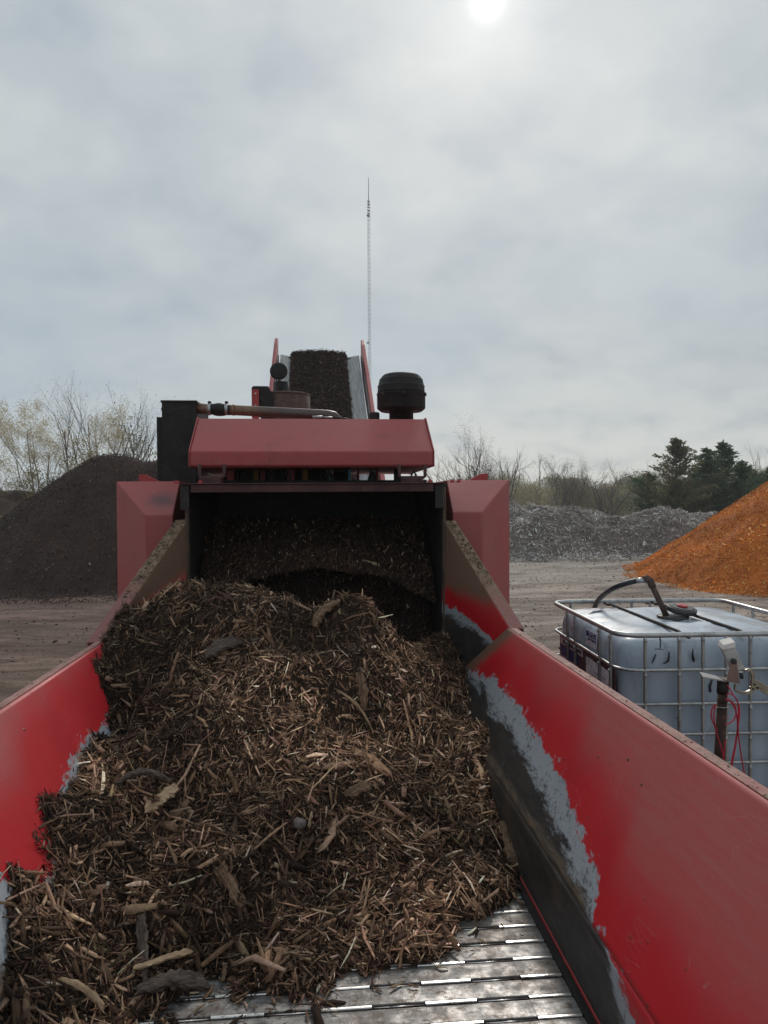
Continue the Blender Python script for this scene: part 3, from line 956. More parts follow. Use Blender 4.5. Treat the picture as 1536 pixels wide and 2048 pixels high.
# black cooling duct on the left
p0 = at(323, 801, Y=5.3); p1 = at(311, 833, Y=5.3); p2 = at(392, 801, Y=5.3)
b = MB().box(p0.x, p2.x, 5.3, 5.9, 2.1, p0.z); b.box(p1.x, p0.x - 0.002, 5.33, 5.88, 2.1, p1.z)
duct = b.build('cooler_duct', mblack, GR, 0.005)
b = MB()
b.box(p0.x - 0.006, p2.x + 0.006, 5.294, 5.906, p0.z - 0.014, p0.z + 0.002)
b.build('duct_rim', mblack, duct, 0.002)
for zz_ in (0.03, 0.10):
    MB().lathe([(0.01, 0), (0.01, 0.012)], (p0.x - 0.002, 5.36, p0.z - zz_ - 0.02), (-1, 0, 0), 6).build('bolt', mdark, duct)
    MB().lathe([(0.01, 0), (0.01, 0.012)], (p2.x + 0.002, 5.36, p0.z - zz_ - 0.02), (1, 0, 0), 6).build('bolt', mdark, duct)

# charge pipe
m = Mt('heat_tinted_pipe', 0.45, 0.5)
o = m.xyz()
c = m.mix(m.mr(m.math('ADD', o[0], m.math('MULTIPLY', m.noise(8, 4), 0.2)), -0.45, -0.15), (0.24, 0.14, 0.085), (0.11, 0.085, 0.078))
c = m.mix(m.mr(m.noise(20, 5, 0.7), 0.45, 0.7, 0, 0.6), c, (0.07, 0.05, 0.045))
m.set(Base_Color=c); m.bump(m.noise(50, 3), 0.3, 0.003)
mpipe = m.m
YP = 5.35
pp = [at(x, y, Y=YP) for x, y in ((458, 820), (500, 822), (560, 825), (620, 828), (655, 830))]
pe = [pp[-1] + Vector((0.04, 0.01, -0.006)), pp[-1] + Vector((0.07, 0.03, -0.03)), pp[-1] + Vector((0.085, 0.04, -0.08))]
pipe = MB().tube(pp + pe, 0.036, 16).build('charge_pipe', mpipe, GR)
j0 = at(388, 816, Y=YP); j1 = at(415, 818, Y=YP)
MB().tube([j0, j1, at(420, 818, Y=YP)], [0.038, 0.034, 0.034], 14).build('pipe_stub', mpipe, pipe)
hm = [at(418, 818, Y=YP), at(424, 818, Y=YP), at(430, 819, Y=YP), at(438, 819, Y=YP), at(447, 820, Y=YP), at(452, 820, Y=YP), at(460, 820, Y=YP)]
MB().tube(hm, [0.037, 0.037, 0.043, 0.047, 0.043, 0.037, 0.037], 16).build('rubber_sleeve', mblack, pipe)
for px in (416, 450):
    q = at(px, 819, Y=YP); q2 = at(px + 6, 819, Y=YP)
    MB().tube([q, q2], 0.041, 16).build('pipe_clamp', mgalv, pipe)
    MB().box(q.x, q2.x, YP - 0.01, YP + 0.03, q.z + 0.038, q.z + 0.058).build('clamp_bolt', mdark, pipe, 0.003)
for px in (465,):
    q = at(px, 820, Y=YP); q2 = at(px + 4, 820, Y=YP)
    MB().tube([q, q2], 0.040, 16).build('pipe_collar', mpipe, pipe)
q = at(626, 834, Y=5.25)
b = MB().tube([at(625, 834, Y=5.25), at(645, 834, Y=5.25)], 0.010, 8)
b.tube([at(645, 834, Y=5.25), at(665, 835, Y=5.25)], 0.006, 8)
b.build('line_fitting', mgalv, GR)
MB().tube([at(665, 835, Y=5.25), at(690, 837, Y=5.25), at(705, 842, Y=5.25)], 0.008, 8).build('fuel_line', mblack, GR)

# exhaust drum, with flap cap on its stack
YD = 6.2
pc = at(571, 835, Y=YD); rt = (at(621, 800, Y=YD) - at(522, 800, Y=YD)).length / 2
zt_ = at(571, 782, Y=YD - rt).z
dr = MB().lathe([(rt, 0), (rt, zt_ - 2.4), (rt - 0.012, zt_ - 2.4 + 0.004)], (pc.x, YD, 2.4), n=40).build('exhaust_drum', mrust, GR)
MB().lathe([(rt + 0.004, 0), (rt + 0.004, 0.012)], (pc.x, YD, zt_ - 0.014), n=40).build('drum_rim', mrust, dr)
ps = at(563, 780, Y=YD - 0.05)
MB().lathe([(0.062, 0), (0.062, 0.16)], (ps.x, YD, zt_ - 0.06), n=20).build('exhaust_stack', mdark, dr)
pf = at(557.5, 743, Y=YD - 0.1)
MB().lathe([(0.070, 0), (0.071, 0.004), (0.071, 0.008), (0.06, 0.012), (0.02, 0.016)], pf, (0.0, -1, 0.10), n=32).build('rain_cap', mblack, dr)
b = MB().tube([pf + Vector((0, -0.012, -0.075)), pf + Vector((0, -0.012, -0.005))], 0.004, 6)
b.box(pf.x - 0.012, pf.x + 0.016, pf.y, pf.y + 0.02, pf.z - 0.13, pf.z - 0.07)
b.build('cap_hinge', mdark, dr)
# heat shield bracket left of the drum
a = at(503, 772, Y=6.0); d_ = at(548, 835, Y=6.0)
MB().prism([(a.x, 6.0, d_.z), (a.x, 6.0, a.z - 0.015), (a.x + 0.012, 6.0, a.z), (a.x + 0.13, 6.0, a.z), (d_.x, 6.0, a.z - 0.075), (d_.x, 6.0, d_.z)], (0, 0.01, 0)).build('heat_shield', mblack, GR, 0.002)
a = at(504, 779, Y=5.98); d_ = at(518, 838, Y=5.98)
rb = MB().box(a.x, d_.x, 5.97, 5.985, d_.z, a.z).build('shield_bracket', mred2, GR, 0.002)
for py in (787, 811):
    q = at(511, py, Y=5.96)
    MB().lathe([(0.008, 0), (0.008, 0.008)], q, (0, -1, 0), 6).build('bolt', mgalv, rb)

# air intake mushroom
YA = 5.45
pc = at(802.5, 830, Y=YA); k = YA / F
zb0 = at(802, 836, Y=YA).z
zl = at(802, 822, Y=YA).z; zm = at(802, 788, Y=YA).z; zz1 = at(802, 748, Y=YA).z
rn = 24 * k; r0 = 48.5 * k
intake = MB().lathe([(rn * 1.05, -0.15), (rn, zl - zb0 + 0.0), (rn * 1.1, zl - zb0 + 0.004)], (pc.x, YA, zb0), n=32).build('air_intake', mblack, GR)
MB().lathe([(rn * 0.9, zl - 0.006), (r0 * 0.86, zl - 0.004), (r0 - 0.003, zl + 0.014), (r0, zl + 0.02), (r0, zm - 0.01), (r0 + 0.003, zm - 0.006), (r0 + 0.003, zm)], (pc.x, YA, 0), n=48).build('intake_bowl', mblack, intake)
hh = zz1 - zm
prof = [(r0 - 0.002, zm + 0.001)]
for i in range(1, 13):
    t = i / 12 * PI / 2
    rr = r0 * (0.45 + 0.53 * max(0.0, math.cos(t)) ** 0.62)
    zq = zm + hh * math.sin(t)
    if i in (3, 6):
        prof.append((rr + 0.004, zq - 0.003)); prof.append((rr + 0.004, zq))
    prof.append((rr, zq))
prof += [(r0 * 0.42, zz1 + 0.003), (r0 * 0.2, zz1 + 0.006), (0.002, zz1 + 0.007)]
MB().lathe(prof, (pc.x, YA, 0), n=48).build('intake_dome', mblack, intake)
for aa in (-90, -140, -25, 60):
    t = rad(aa)
    M_ = Matrix.Translation((pc.x + math.cos(t) * (r0 + 0.006), YA + math.sin(t) * (r0 + 0.006), zm - 0.012)) @ Matrix.Rotation(t, 4, 'Z')
    MB().box(-0.006, 0.008, -0.012, 0.012, -0.012, 0.012, M_).build('intake_latch', mdark, intake, 0.002)
q = at(750, 836, Y=5.35)
MB().lathe([(0.035, 0), (0.037, 0.01), (0.037, 0.042), (0.031, 0.05), (0.012, 0.051)], (q.x, 5.4, q.z - 0.004), n=14, smooth=False).build('tank_cap', mblack, GR, 0.003)
for px in (775, 790, 812, 778):
    q = at(px, 837, Y=5.2)
    MB().lathe([(0.009, 0), (0.009, 0.01)], (q.x, 5.2, c0.z), n=6, smooth=False).build('bolt', mred2, GR)

# machine body and frame under the tray
MB().box(-1.2, 1.2, 6.02, 7.3, 0.5, 2.12).build('machine_body', mred2, GR, 0.01)
b = MB()
for x in (-0.62, 0.62):
    b.box(x - 0.06, x + 0.06, 0.5, 7.3, 0.30, 0.48)
b.build('chassis', mred2, GR, 0.008)
for sx in (-1, 1):
    for yy in (1.0, 2.4):
        MB().box(sx * 0.62 - 0.05, sx * 0.62 + 0.05, yy, yy + 0.1, -0.05, 0.3).build('support_leg', mred2, GR, 0.005)
    for yy in (0.9, 1.8, 2.7, 3.5):
        xa, xb = (XW, XT) if sx > 0 else (XWL, XTL)
        MB().prism([(xa + sx * 0.016, yy, ZFO - 0.2), (xa + sx * 0.02, yy, ZFO), (xb + sx * 0.014, yy, ZT - 0.05), (xb + sx * 0.03, yy, ZT - 0.06), (xa + sx * 0.10, yy, ZFO - 0.2)], (0, 0.012, 0)).build('plate_rib', mred2, GR)
    b = MB()
    ring = [(5.2, 0.45), (5.45, 0.62), (8.3, 0.62), (8.6, 0.45), (8.6, 0.2), (8.3, 0.0), (5.45, 0.0), (5.2, 0.2)]
    b.prism([(sx * 0.75, y, z - 0.02) for y, z in ring], (sx * 0.4, 0, 0))
    b.build('crawler_track', mdark, GR, 0.02)

# discharge conveyor
YCa, YCb = 9.2, 11.0
tl = at(561, 713, Y=YCb); tr = at(718, 716, Y=YCb)
bl = at(549, 850, Y=YCa); br = at(729, 850, Y=YCa)
cxm = (tl.x + tr.x) / 2; hw = (tr.x - tl.x) / 2
sl_ = (tl.z - bl.z) / (YCb - YCa)
Y0 = 7.6
zb = lambda y: bl.z + (y - YCa) * sl_
conv = MB()
m = Mt('grey_rubber_belt', 0.6)
strk = m.noise(14, 4, 0.7, m.coord('Object', (5, 0.25, 0.25)))
c = m.mix(m.mr(strk, 0.35, 0.65), (0.20, 0.20, 0.20), (0.36, 0.36, 0.365))
c = m.mix(m.mr(m.noise(16, 5, 0.8), 0.62, 0.7, 0, 0.7), c, (0.06, 0.05, 0.045))
m.set(Base_Color=c)
pts = [(cxm - hw, 0.03), (cxm - hw * 0.72, 0.0), (cxm, -0.03), (cxm + hw * 0.72, 0.0), (cxm + hw, 0.03)]
b = MB()
for i in range(4):
    A, B_ = pts[i], pts[i + 1]
    b.hexa([(A[0], Y0, zb(Y0) + A[1]), (B_[0], Y0, zb(Y0) + B_[1]), (B_[0], YCb, zb(YCb) + B_[1]), (A[0], YCb, zb(YCb) + A[1])],
           [(A[0], Y0, zb(Y0) + A[1] - 0.03), (B_[0], Y0, zb(Y0) + B_[1] - 0.03), (B_[0], YCb, zb(YCb) + B_[1] - 0.03), (A[0], YCb, zb(YCb) + A[1] - 0.03)])
cobj = b.build('discharge_conveyor', m.m, GR)
MB().lathe([(0.12, 0), (0.12, 2 * hw)], (cxm - hw, YCb + 0.02, zb(YCb) - 0.12), (1, 0, 0), 24).build('head_roller', mdark, cobj)
for sgn, top in ((-1, (549, 677)), (1, (719, 680))):
    xo = cxm + sgn * (hw + 0.05)
    pt = at(top[0], top[1], Y=YCb + 0.4)
    ztop = pt.z
    b = MB()
    ye = YCb + 0.4
    b.prism([(xo, Y0, zb(Y0) - 0.22), (xo, Y0, zb(Y0) + 0.10), (xo, ye - 0.25, zb(ye - 0.25) + 0.12), (xo, ye - 0.02, ztop), (xo, ye + 0.0, ztop), (xo, ye, ztop - 0.35), (xo, YCb + 0.1, zb(YCb) - 0.3)], (sgn * 0.05, 0, 0))
    sw = b.build('conveyor_side_wall', mred, cobj, 0.006)
    b = MB(); xs_ = xo - sgn * 0.03
    b.hexa([(xs_ - 0.006, Y0, zb(Y0) - 0.02), (xs_ + 0.006, Y0, zb(Y0) - 0.02), (xs_ + 0.006, YCb - 0.15, zb(YCb - 0.15) + 0.0), (xs_ - 0.006, YCb - 0.15, zb(YCb - 0.15))],
           [(xs_ - 0.006, Y0, zb(Y0) + 0.07), (xs_ + 0.006, Y0, zb(Y0) + 0.07), (xs_ + 0.006, YCb - 0.15, zb(YCb - 0.15) + 0.09), (xs_ - 0.006, YCb - 0.15, zb(YCb - 0.15) + 0.09)])
    b.build('belt_skirt', mblack, cobj)
p = at(731, 736, Y=YCb - 0.3)
MB().box(p.x - 0.02, p.x + 0.03, YCb - 0.34, YCb - 0.26, p.z - 0.03, p.z + 0.03).build('roller_bearing', mblack, cobj, 0.004)

# mulch riding on the belt
nxx, nyy = 26, 70
xl_ = at(583, 706, Y=YCb).x; xr_ = at(692, 706, Y=YCb).x
u = np.linspace(0, 1, nxx); v = np.linspace(0, 1, nyy)
Ug, Vg = np.meshgrid(u, v, indexing='ij')
Yg = Y0 + 0.1 + (YCb + 0.05 - Y0 - 0.1) * Vg
Xg = xl_ + (xr_ - xl_) * Ug + 0.03 * vnoise(Yg * 9, Ug * 2, 77)
hcrown = 0.07 * np.clip(np.sin(Ug * PI), 0, 1) ** 0.35
Zg = bl.z + (Yg - YCa) * sl_ + hcrown + 0.035 * fbm(Xg * 14, Yg * 14, 78, 3) - 0.02
Vb = np.stack([Xg, Yg, Zg], -1).reshape(-1, 3)
Qb = grid_quads(nxx, nyy)
n = 42000
ux = R8.random(n); vy = R8.random(n)
ux = np.where(R8.random(n) < 0.2, np.where(R8.random(n) < 0.5, 0.02, 0.98) + R8.normal(0, 0.02, n), ux)
vy = np.where(R8.random(n) < 0.05, 0.99 + R8.normal(0, 0.01, n), vy)
Yp = Y0 + 0.1 + (YCb + 0.03 - Y0 - 0.1) * vy
Xp = xl_ + (xr_ - xl_) * ux
Zp = bl.z + (Yp - YCa) * sl_ + 0.07 * np.clip(np.sin(np.clip(ux, 0, 1) * PI), 0, 1) ** 0.25 + R8.normal(0.0, 0.012, n)
Lc = 0.017 * np.exp(R8.normal(0, 0.45, n))
V2, Q2, C2 = chips(np.stack([Xp, Yp, Zp], -1), np.tile([0, -sl_, 1.0], (n, 1)), Lc, Lc * 0.35, Lc * 0.15,
                   palette(n, [(0.045, 0.030, 0.026), (0.085, 0.057, 0.047), (0.16, 0.115, 0.095)], [5, 4, 1]), 0.5, 2)
bm_ = np_mesh('conveyor_mulch', np.concatenate([Vb, V2]), np.concatenate([Qb, Q2 + len(Vb)]), m_mulch,
              np.concatenate([np.tile([0.025, 0.017, 0.014], (len(Vb), 1)), C2]))
tag(bm_, 'dark ground mulch riding up the rear conveyor belt', 'mulch')

# ------------------------------------------------------------------ the heap in the feed tray
def kL(px, py): q = onplane(px, py, pL, nL); return (q.x, q.y, q.z)
def kY(px, py, Y): q = at(px, py, Y=Y); return (q.x, q.y, q.z)
def kX(px, py, X): q = at(px, py, X=X); return (q.x, q.y, q.z)
def kZ(px, py, Z=ZF + 0.004): q = at(px, py, Z=Z); return (q.x, q.y, q.z)


K = [kL(*p) for p in ((178, 1325), (188, 1425), (150, 1535), (84, 1612), (72, 1690), (22, 1765), (6, 1850))]
K += [kY(205, 1258, 3.75), kY(250, 1226, 3.85), kY(330, 1197, 3.9), kY(430, 1168, 3.9), kY(520, 1197, 3.85), kY(590, 1222, 3.8), kY(640, 1228, 3.75), kY(680, 1212, 3.7), kY(740, 1238, 3.75), kY(790, 1267, 3.85)]
K += [kY(880, 1275, 4.4), kY(912, 1340, 4.05), kX(935, 1425, 0.75), kX(970, 1492, 0.745), kX(985, 1572, 0.738), kX(1005, 1650, 0.735)]
K += [kY(430, 1300, 3.45), kY(430, 1450, 3.05), kY(430, 1600, 2.7), kY(430, 1750, 2.42), kY(430, 1890, 2.24),
      kY(670, 1300, 3.52), kY(690, 1395, 3.36), kY(690, 1440, 3.30), kY(700, 1500, 3.08), kY(700, 1650, 2.75), kY(700, 1800, 2.45),
      kY(860, 1400, 3.65), kY(870, 1550, 3.15), kY(900, 1690, 2.8),
      kY(250, 1330, 3.5), kY(230, 1420, 3.25), kY(230, 1500, 2.95), kY(180, 1690, 2.42), kY(110, 1800, 2.17), kY(60, 1950, 1.87), kY(160, 1950, 1.97), kY(250, 1950, 2.08), kY(300, 1850, 2.25), kY(300, 1600, 2.68)]
K += [kZ(*p) for p in ((1042, 1752), (965, 1830), (900, 1880), (790, 1900), (720, 1942), (620, 1978), (500, 1962), (420, 1965), (350, 2008), (262, 2048))]
K += [(-0.92, 3.95, 1.12), (-0.72, 4.15, 1.22), (-0.45, 4.15, 1.40), (-0.5, 4.4, 1.2), (0.0, 4.3, 1.02), (0.45, 4.35, 1.05), (-0.7, 4.9, 0.9), (0, 4.9, 0.85), (0.7, 4.9, 0.95), (-0.1, 1.75, 0.5), (0.2, 1.9, 0.5), (0.5, 2.15, 0.5), (0.72, 2.3, 0.5), (-0.35, 1.65, 0.52),
      (-0.75, 1.62, 0.72), (-0.62, 1.5, 0.6), (-0.55, 1.68, 0.66), (-0.9, 1.3, 0.6), (-0.5, 1.25, 0.5)]
K = np.array(K)
K[3:6, 2] += 0.02
K[9:12, 2] += 0.025
D = np.hypot(K[:, None, 0] - K[None, :, 0], K[:, None, 1] - K[None, :, 1])
A_ = np.zeros((len(K) + 3, len(K) + 3)); A_[:len(K), :len(K)] = -D - np.eye(len(K)) * 0.02
A_[:len(K), len(K)] = 1; A_[:len(K), len(K) + 1:] = K[:, :2]
A_[len(K):, :len(K)] = A_[:len(K), len(K):].T
wts_ = np.linalg.solve(A_, np.concatenate([K[:, 2], [0, 0, 0]]))


CAV = [(q_[0], q_[1], w_, d_) for q_, w_, d_ in ((kY(735, 1450, 3.28), 0.13, 0.12), (kY(250, 1470, 3.1), 0.2, 0.07), (kY(620, 1290, 3.52), 0.1, 0.06), (kY(560, 1560, 2.9), 0.12, 0.06), (kY(270, 1850, 2.2), 0.10, 0.06), (kY(460, 1640, 2.62), 0.1, 0.05))]


def heap_z(x, y, detail=True):
    sh = np.shape(x); x = np.ravel(x); y = np.ravel(y)
    out = np.empty(len(x))
    for i in range(0, len(x), 20000):
        xx, yy = x[i:i + 20000], y[i:i + 20000]
        d = np.hypot(xx[:, None] - K[None, :, 0], yy[:, None] - K[None, :, 1])
        out[i:i + 20000] = -d @ wts_[:len(K)] + wts_[len(K)] + wts_[len(K) + 1] * xx + wts_[len(K) + 2] * yy
    if detail:
        fd = 1 - 0.85 * np.exp(-((x + 0.92) / 0.2) ** 2)
        out += fd * (0.075 * fbm(x * 3.5, y * 3.5, 41, 3, 0.5) + 0.045 * fbm(x * 13, y * 13, 45, 3, 0.6))
        for cx_, cy_, cw_, cd_ in CAV:
            out -= cd_ * np.exp(-((x - cx_) / cw_) ** 2 - ((y - cy_) / (cw_ * 0.45)) ** 2)
        # slumped ledges
        t = np.clip((out - ZF) / 0.9, 0, 1)
        led = fbm(x * 1.6 + 4, y * 1.6, 51, 2) + out * 3.2
        out += fd * 0.045 * np.sin(led * 5.5) * np.clip(t * 3, 0, 1) * np.clip(1 - np.abs(x) / 1.1, 0.3, 1)
    return out.reshape(sh)


def wall_x(z, y, side):
    xw, xt, yb = (XW, XT, YB_R) if side > 0 else (-XWL, -XTL, YB_L)
    w_ = xw + np.clip((z - ZFO) / (ZT - ZFO), 0, 1.4) * (xt - xw)
    # gusset closes in beyond the seam
    s = np.clip((y - (YC + (yb - YC) * np.clip((z - ZFO) / (ZT - ZFO), 0, 1))) / 0.7, 0, 1)
    return w_ * (1 - s) + (0.745) * s


hx = np.arange(-1.08, 1.02, 0.012); hy = np.arange(1.2, 5.0, 0.012)
HX, HY = np.meshgrid(hx, hy, indexing='ij')
HZ = heap_z(HX, HY)
HV = np.stack([HX, HY, HZ - 0.006], -1).reshape(-1, 3)
inside = (HX < wall_x(HZ, HY, 1) - 0.0) & (HX > -wall_x(HZ, HY, -1)) & (HZ > ZF - 0.03) & ((HY < 4.5) | (np.abs(HX) < 0.745))
HQ = grid_quads(len(hx), len(hy))
HQ = HQ[inside.ravel()[HQ].all(1)]
hc = np.tile([0.034, 0.022, 0.015], (len(HV), 1)) * (1 + 0.8 * fbm(HV[:, 0] * 20, HV[:, 1] * 20, 60, 3))[:, None]

PAL = [(0.034, 0.020, 0.013), (0.090, 0.053, 0.034), (0.19, 0.117, 0.073), (0.34, 0.215, 0.138), (0.58, 0.40, 0.27), (0.80, 0.65, 0.50)]


def heap_chips(n, Lm, Ls, asp, tilt, wts, lift, yr=(1.3, 4.95), thick=0.3, zmin=ZF + 0.004, bend=0.15, rings=3, brighter=0.0):
    x = R8.uniform(-1.02, 0.97, n * 2)
    y = yr[0] + (yr[1] - yr[0]) * R8.random(n * 2)
    z = heap_z(x, y)
    e = 0.03
    L = Lm * np.exp(R8.normal(0, Ls, n * 2))
    mrg = L * 0.12
    ok = (x < wall_x(z, y, 1) - mrg) & (x > -wall_x(z, y, -1) + mrg) & (z > zmin) & ((y < 4.5) | (np.abs(x) < 0.72))
    sel = np.where(ok)[0][:n]
    x, y, z, L = x[sel], y[sel], z[sel], L[sel]
    gx = (heap_z(x + e, y) - heap_z(x - e, y)) / (2 * e); gy = (heap_z(x, y + e) - heap_z(x, y - e)) / (2 * e)
    N = np.stack([-gx, -gy, np.ones_like(gx)], -1)
    z = z + lift * R8.random(len(z)) - 0.004
    c = palette(len(x), PAL, wts)
    patch = fbm(x * 2.2, y * 2.2, 91, 3)
    c = c * np.clip(1.08 + 1.9 * patch, 0.40, 1.9)[:, None]
    # darker damp band on the upper left of the heap, chips darkening into the mouth
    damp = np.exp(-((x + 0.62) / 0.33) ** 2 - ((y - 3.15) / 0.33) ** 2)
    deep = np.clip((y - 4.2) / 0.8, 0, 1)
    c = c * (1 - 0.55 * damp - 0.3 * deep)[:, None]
    L = L * np.interp(y, [1.8, 2.6, 3.4, 4.2], [1.14, 1.0, 0.88, 0.78])
    c = c * np.array([1.10, 1.06, 1.03])[None]
    an = 9.0 * fbm(x * 1.7 + 3, y * 1.7, 133, 2) + 3.0 * fbm(x * 7, y * 7, 137, 2)
    dv = 0.62 * np.stack([np.cos(an), np.sin(an), 0 * an], -1)
    W_ = L * asp * np.exp(R8.normal(0, 0.45, len(x)))
    return chips(np.stack([x, y, z], -1), N, L, W_, np.minimum(W_ * thick, 0.008), c, tilt, rings, bend=bend, dirv=dv)


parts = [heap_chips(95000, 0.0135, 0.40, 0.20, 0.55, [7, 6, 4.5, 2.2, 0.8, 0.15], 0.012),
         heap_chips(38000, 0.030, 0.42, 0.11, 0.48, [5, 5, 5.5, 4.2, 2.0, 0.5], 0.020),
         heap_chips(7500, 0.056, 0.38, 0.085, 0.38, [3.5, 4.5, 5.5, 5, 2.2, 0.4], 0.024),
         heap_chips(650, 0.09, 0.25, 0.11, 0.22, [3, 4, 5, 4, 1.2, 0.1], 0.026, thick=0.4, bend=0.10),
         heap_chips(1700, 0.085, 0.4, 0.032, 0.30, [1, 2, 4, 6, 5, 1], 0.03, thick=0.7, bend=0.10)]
# loose ones lying on the chain near the heap's foot
n = 1500
fx = R8.uniform(-0.7, 0.69, n); fy = R8.uniform(1.5, 2.75, n)
fz = heap_z(fx, fy, False)
sel = (fz < ZF + 0.01) & (fz > ZF - 0.045 - 0.05 * R8.random(n) ** 2)
fx, fy = fx[sel], fy[sel]; n = len(fx)
Lf = 0.016 * np.exp(R8.normal(0, 0.7, n))
parts.append(chips(np.stack([fx, fy, np.full(n, ZF + 0.006)], -1), np.tile([0, 0, 1.0], (n, 1)), Lf, Lf * 0.2, Lf * 0.08, palette(n, PAL, [3, 4, 5, 3, 1, 0.2]), 0.08))
VV = [HV]; QQ = [HQ]; CC = [hc]; off = len(HV)
for V, Q, C in parts:
    VV.append(V); QQ.append(Q + off); CC.append(C); off += len(V)
# fibres running along the wood
m = Mt('shredded_wood', 0.82, spec=0.2)
c = m.attr('Col', 'Color')
nn = m.noise(55, 5, 0.75, m.coord('Object', (1, 1, 1)))
vsc = m.nt.nodes.new('ShaderNodeVectorMath'); vsc.operation = 'SCALE'
m.nt.links.new(c, vsc.inputs[0]); m.nt.links.new(m.mr(nn, 0.25, 0.75, 0.55, 1.35), vsc.inputs['Scale'])
m.nt.links.new(vsc.outputs[0], m.b.inputs['Base Color'])
m.bump(m.noise(220, 3, 0.7), 0.5, 0.0015)
mshred = m.m
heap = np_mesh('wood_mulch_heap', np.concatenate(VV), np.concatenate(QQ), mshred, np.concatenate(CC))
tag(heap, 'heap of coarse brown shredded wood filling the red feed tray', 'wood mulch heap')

# dark ground bank hanging in the throat of the machine
nxx, nzz = 90, 70
Ug, Vg = np.meshgrid(np.linspace(xl + 0.01, xr - 0.01, nxx), np.linspace(0, 1, nzz), indexing='ij')
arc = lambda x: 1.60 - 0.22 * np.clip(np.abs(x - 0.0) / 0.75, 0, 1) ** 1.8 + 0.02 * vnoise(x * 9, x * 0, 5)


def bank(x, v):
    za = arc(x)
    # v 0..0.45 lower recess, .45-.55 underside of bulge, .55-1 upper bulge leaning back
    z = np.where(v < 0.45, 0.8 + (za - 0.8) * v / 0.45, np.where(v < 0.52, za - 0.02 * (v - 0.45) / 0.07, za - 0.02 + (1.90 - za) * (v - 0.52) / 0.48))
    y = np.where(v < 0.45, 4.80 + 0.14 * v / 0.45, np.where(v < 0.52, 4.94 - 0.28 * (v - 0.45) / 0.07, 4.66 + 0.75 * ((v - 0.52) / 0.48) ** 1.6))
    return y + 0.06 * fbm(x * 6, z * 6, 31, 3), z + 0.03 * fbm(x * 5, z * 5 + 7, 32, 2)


Yb_, Zb_ = bank(Ug, Vg)
BV = np.stack([Ug, Yb_, Zb_], -1).reshape(-1, 3)
n = 24000
x = R8.uniform(xl + 0.02, xr - 0.02, n); v = R8.random(n)
y, z = bank(x, v)
Lc = 0.019 * np.exp(R8.normal(0, 0.5, n))
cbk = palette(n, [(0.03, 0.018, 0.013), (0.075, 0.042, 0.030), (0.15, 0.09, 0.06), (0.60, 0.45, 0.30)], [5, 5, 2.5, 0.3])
V2, Q2, C2 = chips(np.stack([x, y - 0.008, z + 0.004], -1), np.tile([0, -1.0, 0.6], (n, 1)), Lc, Lc * 0.22, Lc * 0.08, cbk, 0.5, 2, dirv=np.array([1.0, 0, 0]))
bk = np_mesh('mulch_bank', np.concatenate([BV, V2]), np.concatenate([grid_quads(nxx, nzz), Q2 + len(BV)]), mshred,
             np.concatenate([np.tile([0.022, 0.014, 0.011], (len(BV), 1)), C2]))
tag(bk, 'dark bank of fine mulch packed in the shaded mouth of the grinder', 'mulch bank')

# ---- conspicuous pieces on the heap
m = Mt('split_wood', 0.8, spec=0.2)
oc = m.attr('tone', 'Color')
g1 = m.noise(9, 5, 0.7, m.coord('Object', (1.2, 14, 14)), 0.4)
c = m.mix(m.mr(g1, 0.35, 0.65), (0.085, 0.052, 0.033), (0.27, 0.175, 0.11))
c = m.mix(m.mr(m.noise(12, 5, 0.7), 0.5, 0.66, 0, 0.7), c, (0.06, 0.038, 0.026))
m.set(Base_Color=c); m.bump(g1, 1.0, 0.004)
msplit = m.m
m = Mt('grey_bark', 0.9, spec=0.2)
g1 = m.noise(10, 6, 0.75, m.coord('Object', (2, 9, 9)), 0.5)
c = m.mix(m.mr(g1, 0.35, 0.65), (0.045, 0.034, 0.027), (0.15, 0.12, 0.098))
m.set(Base_Color=c); m.bump(g1, 1.0, 0.006)
mbark = m.m
m = Mt('pale_wood', 0.75, spec=0.2)
g1 = m.noise(9, 5, 0.7, m.coord('Object', (1.2, 16, 16)), 0.4)
c = m.mix(m.mr(g1, 0.3, 0.7), (0.22, 0.145, 0.085), (0.48, 0.35, 0.22))
m.set(Base_Color=c); m.bump(g1, 0.8, 0.003)
mpale = m.m


def heap_hit(px, py):
    d = ray(px, py); t = 1.2
    while t < 7:
        p = Vector((0, 0, H)) + d * t
        if p.z < max(float(heap_z(np.array([p.x]), np.array([p.y]))[0]), ZF):
            return p
        t += 0.01
    return Vector((0, 0, H)) + d * 4


